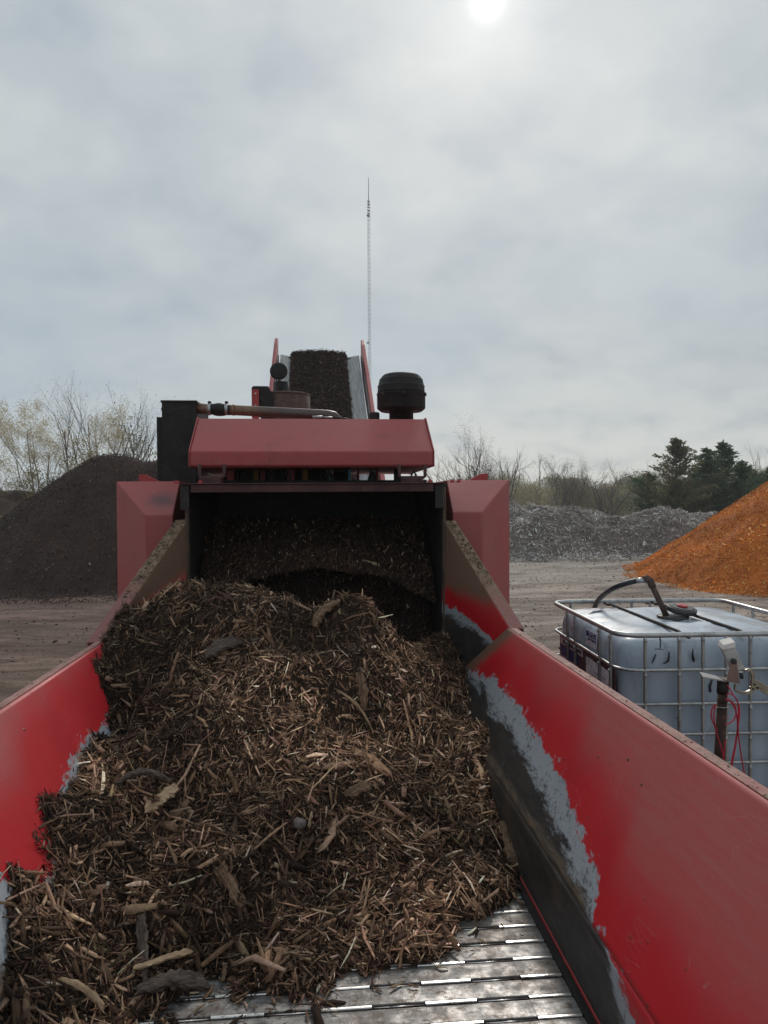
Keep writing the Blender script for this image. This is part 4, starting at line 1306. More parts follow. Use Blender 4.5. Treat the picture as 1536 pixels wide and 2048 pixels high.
def piece(name, label, cat, p0, p1, w_, t_, mat, lift=0.02, taper=(0.5, 1, 0.9, 0.35), bend=0.02, stand=None, seed=0):
    rg_ = random.Random(seed)
    a = heap_hit(*p0); b_ = heap_hit(*p1)
    if stand:
        b_ = at(p1[0], p1[1], Y=a.y + stand)
    a = a + Vector((0, 0, lift)); b_ = b_ + Vector((0, 0, lift))
    d = b_ - a; L = d.length; ax = d.normalized()
    mid = (a + b_) / 2
    up = Vector((0, -0.45, 0.9)); up = (up - ax * up.dot(ax)).normalized(); sd = up.cross(ax)
    M_ = Matrix((ax, sd, up)).transposed().to_4x4(); M_.translation = mid
    vs = []; fs = []
    n = 16; q = 8
    for i in range(n):
        s = i / (n - 1)
        k = np.interp(s, [0, 0.25, 0.75, 1], taper)
        cy = bend * math.sin(s * PI) + rg_.uniform(-1, 1) * w_ * 0.06
        cz = bend * 0.6 * math.sin(s * PI * 1.3)
        for j in range(q):
            t = 2 * PI * (j + 0.5) / q
            rr = 1 + rg_.uniform(-0.30, 0.30) * (1.6 if i in (0, n - 1) else 0.8)
            cs = math.copysign(abs(math.cos(t)) ** 0.6, math.cos(t)); sn = math.copysign(abs(math.sin(t)) ** 0.6, math.sin(t))
            vs.append((-L / 2 + L * s + (rg_.uniform(-0.11, 0.05) * L * (-1 if i == 0 else 1) if i in (0, n - 1) else 0), cy + cs * w_ / 2 * k * rr, cz + sn * t_ / 2 * k * rr))
    for i in range(n - 1):
        for j in range(q):
            fs.append((i * q + j, i * q + (j + 1) % q, (i + 1) * q + (j + 1) % q, (i + 1) * q + j))
    fs += [tuple(range(q))[::-1], tuple((n - 1) * q + j for j in range(q))]
    o = MB().add(vs, fs, False).build(name, mat)
    o.matrix_world = M_
    return tag(o, label, cat)


piece('bark_slab', 'broad grey-brown bark slab lying across the upper part of the heap', 'bark slab', (408, 1322), (512, 1284), 0.075, 0.030, mbark, 0.022, (0.55, 1, 0.9, 0.6), seed=1)
piece('wood_slab', 'thick split slab leaning up at the crest of the heap', 'wood slab', (630, 1262), (676, 1208), 0.055, 0.03, msplit, 0.02, (0.9, 1, 0.8, 0.5), stand=0.02, seed=2)
piece('wood_splinter', 'thin upright splinter standing beside the slab on the crest', 'splinter', (679, 1228), (677, 1198), 0.012, 0.008, mpale, 0.0, (1, 1, 0.9, 0.5), 0.0, stand=0.0, seed=3)
piece('wood_splinter', 'pale forked splinter standing just left of the leaning slab', 'splinter', (632, 1245), (627, 1204), 0.008, 0.007, mpale, 0.0, (1, 1, 0.9, 0.5), 0.0, stand=0.0, seed=4)
piece('wood_slab', 'flat broken board lying lengthwise at the near left of the heap', 'wood slab', (438, 1742), (484, 1826), 0.042, 0.014, msplit, 0.022, (0.9, 1, 0.9, 0.7), 0.0, seed=5)
piece('wood_slab', 'weathered brown strip lying lengthwise on the right of centre of the heap', 'wood slab', (716, 1352), (728, 1430), 0.05, 0.014, msplit, 0.022, (0.6, 1, 0.8, 0.4), 0.01, seed=6)
piece('stick', 'long thin bent stick running down the middle of the heap', 'stick', (672, 1392), (752, 1482), 0.014, 0.012, mpale, 0.03, (0.5, 1, 0.8, 0.5), 0.02, seed=7)
piece('wood_slab', 'pale split chunk lying crosswise left of the stone', 'wood slab', (290, 1640), (352, 1588), 0.05, 0.02, mpale, 0.028, (0.5, 1, 0.9, 0.7), 0.0, seed=8)
piece('stick', 'dark curved stick lying crosswise on the left of the heap', 'stick', (232, 1585), (350, 1575), 0.024, 0.02, mbark, 0.03, (0.6, 1, 1, 0.8), 0.03, seed=9)
piece('stick', 'pale straight stick in the bottom left corner of the tray', 'stick', (122, 1985), (212, 2046), 0.017, 0.012, mpale, 0.035, (0.6, 1, 1, 0.8), 0.008, seed=10)
piece('bark_slab', 'dark upright-running bark strip near the foot of the heap', 'bark slab', (282, 1850), (290, 1985), 0.030, 0.016, mbark, 0.03, (0.8, 1, 0.9, 0.4), 0.0, seed=11)
piece('wood_slab', 'thick dark root piece at the foot of the heap beside the chain', 'wood slab', (262, 2002), (412, 1976), 0.050, 0.030, mbark, 0.02, (0.4, 0.8, 1, 0.8), 0.015, seed=12)
piece('wood_slab', 'stout brown slab at the foot of the heap against the right wall', 'wood slab', (1012, 1655), (1030, 1742), 0.055, 0.024, msplit, 0.025, (0.9, 1, 0.95, 0.9), 0.0, seed=13)
piece('wood_slab', 'rotten brown chunk in the lower middle of the heap', 'wood slab', (690, 1600), (740, 1580), 0.055, 0.03, msplit, 0.02, (0.4, 0.9, 1, 0.8), 0.0, seed=14)
piece('wood_splinter', 'white splinter standing next to the grey stone', 'splinter', (618, 1670), (624, 1640), 0.012, 0.008, mpale, 0.03, (1, 1, 0.9, 0.5), 0.0, seed=15)
piece('wood_slab', 'narrow pale board lying below the curved dark stick', 'wood slab', (385, 1920), (262, 1960), 0.02, 0.01, mpale, 0.03, (1, 1, 0.9, 0.7), 0.0, seed=16)
# grey stone
p = heap_hit(600, 1656)
bm = bmesh.new(); bmesh.ops.create_icosphere(bm, subdivisions=2, radius=0.026)
for v_ in bm.verts:
    c_ = v_.co
    k = 1 + 0.75 * float(vnoise(np.array([c_.x * 60 + 5]), np.array([c_.y * 60 + c_.z * 40]), 3)[0])
    v_.co = Vector((c_.x * 1.0, c_.y * 0.9, c_.z * 0.8)) * k
me = bpy.data.meshes.new('stone'); bm.to_mesh(me); bm.free()
me.materials.append(m_simple('stone', (0.19, 0.165, 0.155), (0.12, 0.1, 0.095), 0.9, 0, 60, 0.5))
st_ = bpy.data.objects.new('stone', me); COL.objects.link(st_); st_.location = p + Vector((0, -0.005, 0.02))
tag(st_, 'small grey stone half buried in the middle of the heap', 'stone')

# ------------------------------------------------------------------ liquid tote
ZR = 1.33
c_fl = at(1222, 1272, Z=ZR); c_bl = at(1118, 1203, Z=ZR); c_br = at(1450, 1198, Z=ZR)
fv = at(1536, 1254, Z=ZR) - c_fl
dirx = Vector((c_br.x - c_bl.x, c_br.y - c_bl.y, 0)).normalized()
TW, TD = 1.02, 1.20
ang = math.atan2(dirx.y, dirx.x) + rad(-1.0)
TO = empty('liquid_tote', (0, 0, 0.0), 0.0)
tag(TO, 'white caged plastic liquid tote with red-vented black lid beside the tray', 'liquid tote')
ctr = Vector((c_fl.x + 0.045, c_fl.y, 0))
ex = Vector((math.cos(ang), math.sin(ang), 0)); 
eyv = Vector((c_bl.x - c_fl.x, c_bl.y - c_fl.y, 0)); TD = eyv.length * 0.985
ey = Vector((-ex.y, ex.x, 0))
TW = (Vector((c_br.x, c_br.y, 0)) - Vector((c_bl.x, c_bl.y, 0))).length
shear = eyv.normalized()
ey = Vector((-ex.y, ex.x, 0))
TB = 0.17


def tp(u, v, z):
    return ctr + ex * u + ey * v + Vector((0, 0, z))


def rrect(x0, x1, y0, y1, r, n=6):
    out = []
    for cx, cy, a0_ in ((x1 - r, y1 - r, 0), (x0 + r, y1 - r, 90), (x0 + r, y0 + r, 180), (x1 - r, y0 + r, 270)):
        for i in range(n + 1):
            t = rad(a0_ + 90 * i / n)
            out.append((cx + r * math.cos(t), cy + r * math.sin(t)))
    return out


# bottle: rounded shell with shallow panels
m = Mt('milky_plastic_with_liquid', 0.38)
o = m.xyz()
st = m.noise(3, 5, 0.6)
c = m.mix(m.mr(st, 0.3, 0.7), (0.30, 0.36, 0.44), (0.38, 0.44, 0.51))
c = m.mix(m.mr(o[2], 1.22, 1.31), c, (0.42, 0.48, 0.55))
c = m.mix(m.mr(m.noise(12, 6, 0.75, m.coord('Object', (1, 1, 0.35))), 0.52, 0.75, 0, 0.5), c, (0.13, 0.13, 0.135))
c = m.mix(m.mr(m.math('ADD', m.voro(9), m.math('MULTIPLY', m.noise(50, 3), 0.05)), 0.06, 0.08, 0.8, 0), c, (0.05, 0.05, 0.055))
c = m.mix(m.math('MULTIPLY', m.mr(m.noise(3.2, 6, 0.7), 0.45, 0.62, 0, 0.55), m.mr(m.nz(), 0.6, 0.95)), c, (0.17, 0.14, 0.12))
m.set(Base_Color=c, Roughness=m.mr(m.noise(7, 4), 0.3, 0.7, 0.30, 0.5)); m.bump(m.noise(5, 3), 0.35, 0.02)
m.b.inputs['Subsurface Weight'].default_value = 0.25
m.b.inputs['Subsurface Radius'].default_value = (0.03, 0.04, 0.05)
mbot = m.m
b = MB()
ring_n = 28
levels = [(0.045, TB + 0.16), (0.0, TB + 0.20), (0.0, 0.60), (0.0, 0.9), (0.0, 1.14), (0.0, 1.21), (0.008, 1.25), (0.026, 1.280), (0.055, 1.296), (0.09, 1.302)]
I0 = 0.035
vs = []; N_ = None
bars_u = [(onplane(px_, 1310, ctr + Vector((0, 0, 0)), Vector((-ex.y, ex.x, 0))) - ctr).dot(ex) for px_ in (1290, 1358, 1405, 1452, 1500, 1555)]
print('bars', bars_u, TW, TD)
for ins, z in levels:
    rr = rrect(I0 + ins, TW - I0 - ins, I0 + ins, TD - I0 - ins, 0.12 if ins < 0.05 else 0.10, 8)
    # resample straight sides
    pts = []
    for i in range(len(rr)):
        a = Vector(rr[i]); c2 = Vector(rr[(i + 1) % len(rr)])
        k = 24 if (i % 9) == 8 else 1
        for j in range(k):
            pts.append(a.lerp(c2, j / k))
    N_ = len(pts)
    for q in pts:
        u, v = q
        # ribs: the wall bulges between the bars
        if v < 0.1:
            v += 0.006 * math.cos(u * 2 * PI / 0.127)
        if u < 0.1:
            u += 0.006 * math.cos(v * 2 * PI / 0.2)
        vs.append(tp(u, v, z))
fs = []
for i in range(len(levels) - 1):
    for j in range(N_):
        fs.append((i * N_ + j, i * N_ + (j + 1) % N_, (i + 1) * N_ + (j + 1) % N_, (i + 1) * N_ + j))
b.add(vs, fs, True)
b.f.append(tuple(range(N_))[::-1]); b.sm.append(True)
cz = len(b.v)
# domed top: concentric rings
o0 = (len(levels) - 1) * N_
last = [Vector(b.v[o0 + j]) for j in range(N_)]
cen = tp(TW / 2, TD / 2, 0); prev = o0
for k in range(1, 9):
    s = 1 - k / 8.3
    st0 = len(b.v)
    for p_ in last:
        q = Vector((cen.x + (p_.x - cen.x) * s, cen.y + (p_.y - cen.y) * s, 1.302 + 0.018 * math.sin(min(1, k / 3) * PI / 2) - (0.010 if k > 5 else 0) + 0.004 * math.sin(p_.x * 9 + k)))
        b.v.append(tuple(q))
    for j in range(N_):
        b.f.append((prev + j, prev + (j + 1) % N_, st0 + (j + 1) % N_, st0 + j)); b.sm.append(True)
    prev = st0
b.f.append(tuple(prev + j for j in range(N_))); b.sm.append(True)
b.build('plastic_bottle', mbot, TO)

# cage
hrails = [ZR, 1.158, 0.99, 0.84, 0.695, 0.55, 0.40]
for i, z in enumerate(hrails):
    pts = [tp(u, v, z) for u, v in rrect(0, TW, 0, TD, 0.11, 6)]
    MB().tube(pts, 0.0135 if i == 0 else 0.0085, 10, closed=True).build('cage_rail', mgalv, TO)
ENDV = sorted([(onplane(px_, py_, ctr, ex) - ctr).dot(Vector((-ex.y, ex.x, 0))) for px_, py_ in ((1136, 1240), (1151, 1240), (1200, 1270), (1222, 1290))])
print('endv', ENDV)
bars = [(u, -0.002, 'f') for u in bars_u] + [(u, TD + 0.002, 'b') for u in bars_u] + [(-0.002, v, 'l') for v in ENDV] + [(TW + 0.002, v, 'r') for v in (0.14, 0.37, 0.60, 0.83, 1.06)]
for u, v, s_ in bars:
    b = MB()
    zs = [TB + 0.1] + sorted(hrails)
    pts = []; rs = []
    for i in range(len(zs) - 1):
        za, zb2 = zs[i], zs[i + 1]
        for t in (0.0, 0.10, 0.2, 0.8, 0.9):
            pts.append(tp(u, v, za + (zb2 - za) * t)); rs.append(0.0095 if t not in (0.0,) else 0.007)
    pts.append(tp(u, v, ZR)); rs.append(0.007)
    b.tube(pts, rs, 8)
    if s_ in 'fl':
        nrm_ = -ey if s_ == 'f' else -ex
        for z in hrails:
            b.lathe([(0.0085, 0), (0.009, 0.006), (0.005, 0.010)], tp(u, v, z - 0.024) + nrm_ * 0.004, nrm_, 8)
    b.build('cage_bar', mgalv, TO)
b = MB()
for (u0, u1) in ((0.345, 0.345), (0.66, 0.66)):
    b.tube([tp(u0, 0, ZR - 0.012), tp(u0, 0.06, 1.316), tp(u0, 0.12, 1.326), tp(u0 + 0.005, TD - 0.12, 1.326), tp(u0 + 0.005, TD - 0.06, 1.316), tp(u0 + 0.005, TD, ZR - 0.012)], 0.009, 8)
b.build('top_strap', mdark, TO)
# pallet base
mw = m_simple('pallet_timber', (0.20, 0.15, 0.10), (0.12, 0.09, 0.06), 0.85, 0, 12, 0.4)


def ubox(mb, u0, u1, v0, v1, z0, z1):
    q = [tp(u0, v0, z0), tp(u1, v0, z0), tp(u1, v1, z0), tp(u0, v1, z0)]
    mb.hexa(q, [p_ + Vector((0, 0, z1 - z0)) for p_ in q])


b = MB()
ubox(b, 0, TW, 0, TD, TB + 0.10, TB + 0.13)
for u in (0.0, TW / 2 - 0.05, TW - 0.1):
    ubox(b, u, u + 0.1, 0, TD, TB, TB + 0.10)
b.build('steel_pallet', mgalv, TO, 0.003)
PL = empty('wooden_pallet', (ctr.x, ctr.y, 0))
tag(PL, 'plain wooden pallet under the caged liquid tote', 'pallet')
for k in range(7):
    b = MB(); ubox(b, -0.02, TW + 0.02, k * 0.18, k * 0.18 + 0.12, TB - 0.025, TB - 0.002); b.build('deck_board', mw, PL, 0.002)
for u in (0, TW / 2 - 0.04, TW - 0.08):
    b = MB(); ubox(b, u, u + 0.08, 0, 1.2, -0.02, TB - 0.027); b.build('bearer', mw, PL, 0.002)

# lid
q = at(1362, 1226, Z=1.34)
lidc = Vector((q.x, q.y, 1.330))
ln = Vector((0.10, -0.16, 1)).normalized()
mblk = m_simple('black_plastic', (0.018, 0.018, 0.018), (0.035, 0.033, 0.032), 0.42, 0, 20, 0.1, (0.1, 0.085, 0.075), 0.5)
lidtop = m_simple('grimy_lid_top', (0.10, 0.095, 0.09), (0.05, 0.047, 0.045), 0.6, 0, 14, 0.2)
MB().lathe([(0.085, -0.03), (0.088, 0.004), (0.080, 0.008)], lidc - Vector((0.05, 0, 0.008)), (0, 0, 1), 36).build('filler_neck', mblk, TO)
lid = MB()
pr_l = [(0.078, 0.0), (0.084, 0.004), (0.084, 0.026), (0.078, 0.030)]
lid.lathe(pr_l, lidc + Vector((0, 0, 0.016)), ln, 40)
for k in range(40):
    pass
lido = lid.build('screw_lid', mblk, TO)
MB().lathe([(0.070, 0.0295), (0.070, 0.0325), (0.06, 0.033)], lidc + Vector((0, 0, 0.016)), ln, 36).build('lid_face', lidtop, lido)
MB().lathe([(0.027, 0.032), (0.029, 0.036), (0.029, 0.041), (0.024, 0.044)], lidc + Vector((0, 0, 0.016)) , ln, 24).build('red_vent_cap', m_simple('red_plastic', (0.50, 0.03, 0.03), (0.4, 0.02, 0.025), 0.35), lido)

# labels on the end wall
mpaper = m_simple('dirty_label_paper', (0.72, 0.66, 0.72), (0.52, 0.47, 0.52), 0.7, 0, 18, 0.1, (0.2, 0.15, 0.15), 0.5)
mblue = m_simple('blue_print', (0.035, 0.045, 0.22), (0.025, 0.03, 0.15), 0.6)
mink = m_simple('dark_ink', (0.02, 0.02, 0.024), None, 0.6)
mmar = m_simple('maroon_board', (0.12, 0.05, 0.055), (0.08, 0.035, 0.04), 0.6, 0, 12, 0.1)


def lab(mb, v0, v1, z0, z1, d=0.026):
    """patch on the end wall, v runs towards the back"""
    q = [tp(d, v0, z0), tp(d, v1, z0), tp(d, v1, z1), tp(d, v0, z1)]
    mb.hexa(q, [p_ + ex * 0.002 for p_ in q])
    return mb


def v_at(px, py):
    """end wall coordinates of a spot in the photo"""
    q = onplane(px, py, tp(0.026, 0, 0), ex)
    return (q - ctr).dot(ey), q.z


va, za = v_at(1193, 1302); vb, zb2 = v_at(1172, 1255)
v0, v1 = min(va, vb), max(va, vb)
z0, z1 = 1.175, 1.262
L1 = lab(MB(), v0, v1, z0, z1).build('hazard_label', mpaper, TO)
b = MB()
lab(b, v0 + 0.01, v1 - 0.01, z1 - 0.036, z1 - 0.006, 0.0235); lab(b, v0 + 0.01, v1 - 0.045, z0 + 0.03, z1 - 0.04, 0.0235); lab(b, v1 - 0.04, v1 - 0.01, z0 + 0.03, z1 - 0.055, 0.0235)
b.build('label_print', mblue, L1)
b = MB()
for k in range(4):
    for j in range(6):
        if (k * 5 + j * 3) % 7 == 0: continue
        lab(b, v0 + 0.014 + j * 0.018, v0 + 0.028 + j * 0.018, z1 - 0.014 - k * 0.014, z1 - 0.010 - k * 0.014, 0.0215)
b.build('label_text', mpaper, L1)
vb, zb2 = v_at(1146, 1243)
b = MB(); 
for (dv0, dv1, dz0, dz1) in ((-0.03, 0.03, 0.03, 0.036), (-0.03, 0.03, -0.03, -0.024), (-0.03, -0.022, -0.03, 0.03), (0.022, 0.03, -0.03, 0.03)):
    lab(b, vb + dv0, vb + dv1, zb2 + dz0, zb2 + dz1)
b.build('placard_mark', mpaper, TO)
# placard board below the second rail
B0 = lab(MB(), 0.10, TD - 0.14, 0.84, 1.148, 0.012).build('placard_board', mmar, TO)
b = MB(); lab(b, 0.62, TD - 0.16, 1.095, 1.135, 0.0095); lab(b, 0.72, TD - 0.16, 0.92, 1.02, 0.0095); b.build('placard_label', mpaper, B0)
b = MB(); lab(b, 0.76, TD - 0.17, 1.03, 1.085, 0.0095); lab(b, 0.70, 0.75, 1.035, 1.08, 0.0095); b.build('placard_print', mblue, B0)
b = MB()
for j in range(9):
    lab(b, 0.64 + j * 0.042, 0.67 + j * 0.042, 1.106, 1.124, 0.0075)
for k in range(4):
    lab(b, 0.76, 1.0 - 0.03 * k, 1.005 - k * 0.018, 1.009 - k * 0.018, 0.0075)
b.build('placard_text', mink, B0)
b = MB(); n_ = 12
for i in range(n_):
    v0_, v1_ = 0.16 + 0.36 * i / n_, 0.16 + 0.36 * (i + 1) / n_
    w0 = 0.004 + 0.004 * math.sin(i * 1.1); w1 = 0.004 + 0.004 * math.sin((i + 1) * 1.1)
    q = [tp(0.004 - w0, v0_, 0.86), tp(0.004 - w1, v1_, 0.86), tp(0.004 - w1, v1_, 1.12), tp(0.004 - w0, v0_, 1.12)]
    b.hexa(q, [p_ + ex * 0.0015 for p_ in q])
nt_ = b.build('note_paper', mpaper, B0)
b = MB()
for k in range(5):
    zz_ = 1.07 - k * 0.03
    pts = [tp(-0.007, 0.20 + 0.28 * i / 14 + (0.0), zz_ + 0.006 * math.sin(i * 2.3 + k) + 0.003 * math.sin(i * 5.1)) for i in range(15)]
    b.tube(pts[:10 + k % 3 * 2], 0.0012, 4)
b.build('handwriting', mink, B0)
# paper scrap on top
q = at(1190, 1219, Z=1.322)
b = MB(); qq = [q + Vector(d_) for d_ in ((-0.06, -0.02, 0.004), (0.01, -0.05, 0.002), (0.07, 0.0, 0.006), (-0.0, 0.035, 0.002))]
b.hexa(qq, [p_ + Vector((0, 0, 0.0015)) for p_ in qq])
tag(b.build('paper_scrap', mpaper), 'white paper scrap lying on the tote top at its left end', 'paper scrap')

# black marker strokes on the front wall
def f_at(px, py):
    return onplane(px, py, tp(0, 0.024, 0), ey)


def stroke(pts, r):
    k = [f_at(*p_) for p_ in pts]
    return MB().tube(k, r, 6).build('marker_stroke', mink, TO)


stroke([(1316, 1268), (1320, 1275), (1321, 1288), (1320, 1297)], [0.002, 0.0035, 0.003, 0.0025])
stroke([(1310, 1298), (1318, 1298), (1327, 1299)], 0.002)
stroke([(1312, 1308), (1308, 1318), (1304, 1327)], [0.003, 0.004, 0.002])
stroke([(1338, 1303), (1338, 1313), (1336, 1322), (1331, 1326), (1326, 1327)], [0.003, 0.005, 0.006, 0.004, 0.002])
stroke([(1386, 1297), (1385, 1308), (1387, 1320), (1388, 1324)], [0.002, 0.005, 0.007, 0.003])
stroke([(1425, 1358), (1420, 1372), (1421, 1384)], [0.003, 0.006, 0.005])

# fill hose standing in the tote
mhose = m_simple('black_hose', (0.012, 0.014, 0.02), (0.02, 0.022, 0.028), 0.4)
hz_p = at(1300, 1158, Z=1.62)
el = lidc + Vector((-0.075, -0.0, 0.0))
el0 = Vector((el.x, el.y, 1.30))
pt_top = at(1298, 1158, Y=el.y + 0.02)
HS = MB().tube([el0, el0.lerp(pt_top, 0.5), pt_top - (pt_top - el0).normalized() * 0.02], 0.0165, 12)
FH = empty('fill_hose', el0)
tag(FH, 'black fill hose with steel elbow pipe standing in the tote opening', 'hose')
HS.build('dip_pipe', mrust, FH)
MB().tube([pt_top - (pt_top - el0).normalized() * 0.05, pt_top - (pt_top - el0).normalized() * 0.008, pt_top + Vector((-0.012, 0, 0.004)), at(1288, 1160, Y=el.y + 0.02)], 0.021, 12).build('pipe_elbow', mrust, FH)
MB().tube([at(1290, 1160, Y=el.y + 0.02), at(1272, 1162, Y=el.y + 0.03)], 0.017, 12).build('hose_coupling', mgalv, FH)
hp = [at(1276, 1161, Y=el.y + 0.03), at(1255, 1166, Y=el.y + 0.06), at(1232, 1174, Y=el.y + 0.12), at(1212, 1186, Y=el.y + 0.25), at(1198, 1199, Y=el.y + 0.42), at(1190, 1213, Y=el.y + 0.6), at(1184, 1240, Y=c_bl.y + 0.15), at(1182, 1290, Y=c_bl.y + 0.2), at(1180, 1420, Y=c_bl.y + 0.25)]


def smooth_path(p, n=6):
    out = []
    for i in range(len(p) - 1):
        p0 = p[max(i - 1, 0)]; p1 = p[i]; p2 = p[i + 1]; p3 = p[min(i + 2, len(p) - 1)]
        for k in range(n):
            t = k / n
            out.append(0.5 * ((2 * p1) + (p2 - p0) * t + (2 * p0 - 5 * p1 + 4 * p2 - p3) * t * t + (3 * p1 - p0 - 3 * p2 + p3) * t ** 3))
    out.append(p[-1])
    return out


MB().tube(smooth_path(hp), 0.0155, 12).build('rubber_hose', mhose, FH)

# ------------------------------------------------------------------ rusty post with sensor, clamp and cable
YPo = 2.95
m_ru = m_simple('rusty_steel', (0.07, 0.038, 0.028), (0.035, 0.022, 0.018), 0.85, 0.1, 16, 0.5, (0.22, 0.085, 0.035), 0.7)
a = at(1446, 1365, Y=YPo); d_ = at(1437, 1560, Y=YPo)
PO = empty('sensor_post', (d_.x - 0.02, YPo, 0))
tag(PO, 'rusty pipe post holding a white sensor box between tray and tote', 'post')
b = MB()
dwn = (d_ - a).normalized()
b.tube([a, a + dwn * 0.35, a + dwn * ((a.z + 0.02) / -dwn.z)], [0.019, 0.022, 0.024], 14)
b.build('pipe', m_ru, PO)
MB().tube([a + Vector((0, 0, 0.006)), a + dwn * 0.045], 0.023, 14).build('pipe_sleeve', mdark, PO)
MB().tube([a + dwn * 0.075, a + dwn * 0.079], 0.0225, 14).build('wire_band', m_ru, PO)
# tie wire
ring_c = a + dwn * 0.102
b = MB()
b.tube([ring_c + Vector((math.cos(t) * 0.0235, math.sin(t) * 0.0235, -0.004 * math.sin(t))) for t in [i / 16 * 2 * PI for i in range(16)]], 0.0022, 6, closed=True)
b.build('tie_wire', mgalv, PO)
# top plate
q0 = at(1406, 1353, Y=YPo - 0.03); q1 = at(1453, 1362, Y=YPo - 0.03)
b = MB()
pl_ = [q0, q1, q1 + Vector((0.0, 0.07, 0.004)), q0 + Vector((0.022, 0.07, 0.004))]
b.hexa(pl_, [p_ + Vector((0, 0, -0.006)) for p_ in pl_])
msil = m_simple('dull_silver_plate', (0.42, 0.41, 0.40), (0.30, 0.28, 0.27), 0.5, 0.5, 20, 0.1)
b.build('mounting_plate', msil, PO, 0.001)
# trapezoid bracket
mbr = m_simple('dusty_tan_bracket', (0.24, 0.15, 0.12), (0.19, 0.12, 0.10), 0.7, 0, 12, 0.1)
yb = YPo - 0.045
tz = [at(*p_, Y=yb) for p_ in ((1454, 1361), (1480, 1366), (1474, 1325), (1470, 1321), (1464, 1322), (1461, 1328))]
MB().prism(tz, (0, 0.004, 0)).build('angle_bracket', mbr, PO, 0.001)
tz2 = [at(*p_, Y=yb) for p_ in ((1454, 1361), (1480, 1366))]
b = MB(); b.hexa([tz2[0], tz2[1], tz2[1] + Vector((0, 0.08, 0)), tz2[0] + Vector((0, 0.08, 0))], [p_ + Vector((0, 0, -0.004)) for p_ in (tz2[0], tz2[1], tz2[1] + Vector((0, 0.08, 0)), tz2[0] + Vector((0, 0.08, 0)))])
b.build('bracket_foot', mbr, PO)
# sensor box
sb = [at(*p_, Y=yb + 0.012) for p_ in ((1444, 1302), (1471, 1297), (1490, 1340), (1461, 1339))]
sb = [at(*p_, Y=yb + 0.012) for p_ in ((1445, 1300), (1470, 1296), (1490, 1338), (1465, 1346))]
mwh = m_simple('dirty_white_plastic', (0.46, 0.44, 0.42), (0.36, 0.33, 0.31), 0.5, 0, 25, 0.1)
MB().prism(sb, (0.012, 0.055, 0.012)).build('sensor_box', mwh, PO, 0.004)
cp = [sb[0] + Vector((-0.002, -0.003, 0.0)), sb[1] + Vector((0.002, -0.003, 0.0))]
cp2 = [at(1470 + 1, 1296 - 12, Y=yb + 0.015), at(1446 + 2, 1300 - 10, Y=yb + 0.015)]
MB().prism([cp[0], cp[1], cp2[0], cp2[1]], (0.010, 0.058, 0.010)).build('sensor_hood', m_simple('chalky_hood', (0.62, 0.58, 0.54), (0.5, 0.46, 0.43), 0.6), PO, 0.003)
sc_ = at(1467, 1322, Y=yb)
MB().lathe([(0.011, -0.004), (0.0115, 0.004), (0.010, 0.009), (0.004, 0.010)], sc_, (0, -1, 0), 14).build('knob', mblk, PO)
bb = at(1482, 1350, Y=yb + 0.03)
MB().tube([bb + Vector((0.0, 0, 0.012)), bb + Vector((0.004, 0.0, -0.014))], 0.008, 10).build('cable_gland', mblk, PO)

# red cable looping from the sensor
mcab = m_simple('red_cable_jacket', (0.50, 0.02, 0.05), (0.4, 0.015, 0.035), 0.35)
CB = empty('red_cable', (d_.x + 0.05, YPo, 0))
tag(CB, 'thin red cable coiled and hanging down the rusty post', 'cable')
pathsC = [[(1455, 1370), (1463, 1384), (1471, 1396), (1478, 1412), (1479, 1430), (1476, 1452), (1470, 1490), (1462, 1530), (1455, 1575)],
          [(1453, 1389), (1461, 1388), (1469, 1393), (1475, 1404), (1477, 1424), (1476, 1450), (1478, 1480), (1484, 1520), (1493, 1575), (1500, 1640)],
          [(1452, 1397), (1461, 1400), (1470, 1412), (1472, 1428), (1467, 1440), (1458, 1447), (1450, 1449)],
          [(1452, 1400), (1462, 1405), (1471, 1420), (1475, 1446), (1473, 1480), (1466, 1520), (1459, 1556), (1456, 1600)],
          [(1429, 1409), (1423, 1422), (1423, 1436), (1429, 1452), (1436, 1475), (1445, 1506), (1452, 1538), (1456, 1575)],
          [(1432, 1408), (1428, 1424), (1429, 1446), (1434, 1462)],
          [(1451, 1480), (1448, 1505), (1447, 1535), (1446, 1565), (1446, 1600)]]
for i, pth in enumerate(pathsC):
    kk = [at(x_, y_, Y=YPo - 0.035 - 0.006 * (i % 3)) for x_, y_ in pth]
    MB().tube(smooth_path(kk, 5), 0.0028, 8).build('cable_strand', mcab, CB)

# locking clamp
YK = YPo - 0.02
mcl = m_simple('nickel_plated_steel', (0.42, 0.38, 0.31), (0.25, 0.22, 0.18), 0.38, 0.8, 20, 0.1, (0.12, 0.09, 0.07), 0.5)
CK = empty('locking_clamp', at(1500, 1380, Y=YK))
tag(CK, 'nickel locking C-clamp gripping the sensor bracket, jaws open left', 'clamp')


def flat(pts, w_, t_, name, mat, parent):
    """bar of varying width swept through points lying in the clamp plane"""
    P_ = smooth_path([at(x_, y_, Y=YK) for x_, y_ in pts], 4); n = len(P_); mb = MB(); vs = []
    for i, p_ in enumerate(P_):
        d = (P_[min(i + 1, n - 1)] - P_[max(i - 1, 0)]).normalized(); s_ = Vector((-d.z, 0, d.x))
        ww = np.interp(i / (n - 1), np.linspace(0, 1, len(w_)), w_)
        for a_, b2 in ((-1, -1), (1, -1), (1, 1), (-1, 1)):
            vs.append(p_ + s_ * ww / 2 * a_ + Vector((0, t_ / 2 * b2, 0)))
    fs = [(i * 4 + j, i * 4 + (j + 1) % 4, (i + 1) * 4 + (j + 1) % 4, (i + 1) * 4 + j) for i in range(n - 1) for j in range(4)] + [(3, 2, 1, 0), tuple((n - 1) * 4 + j for j in range(4))]
    return mb.add(vs, fs).build(name, mat, parent, 0.0015)


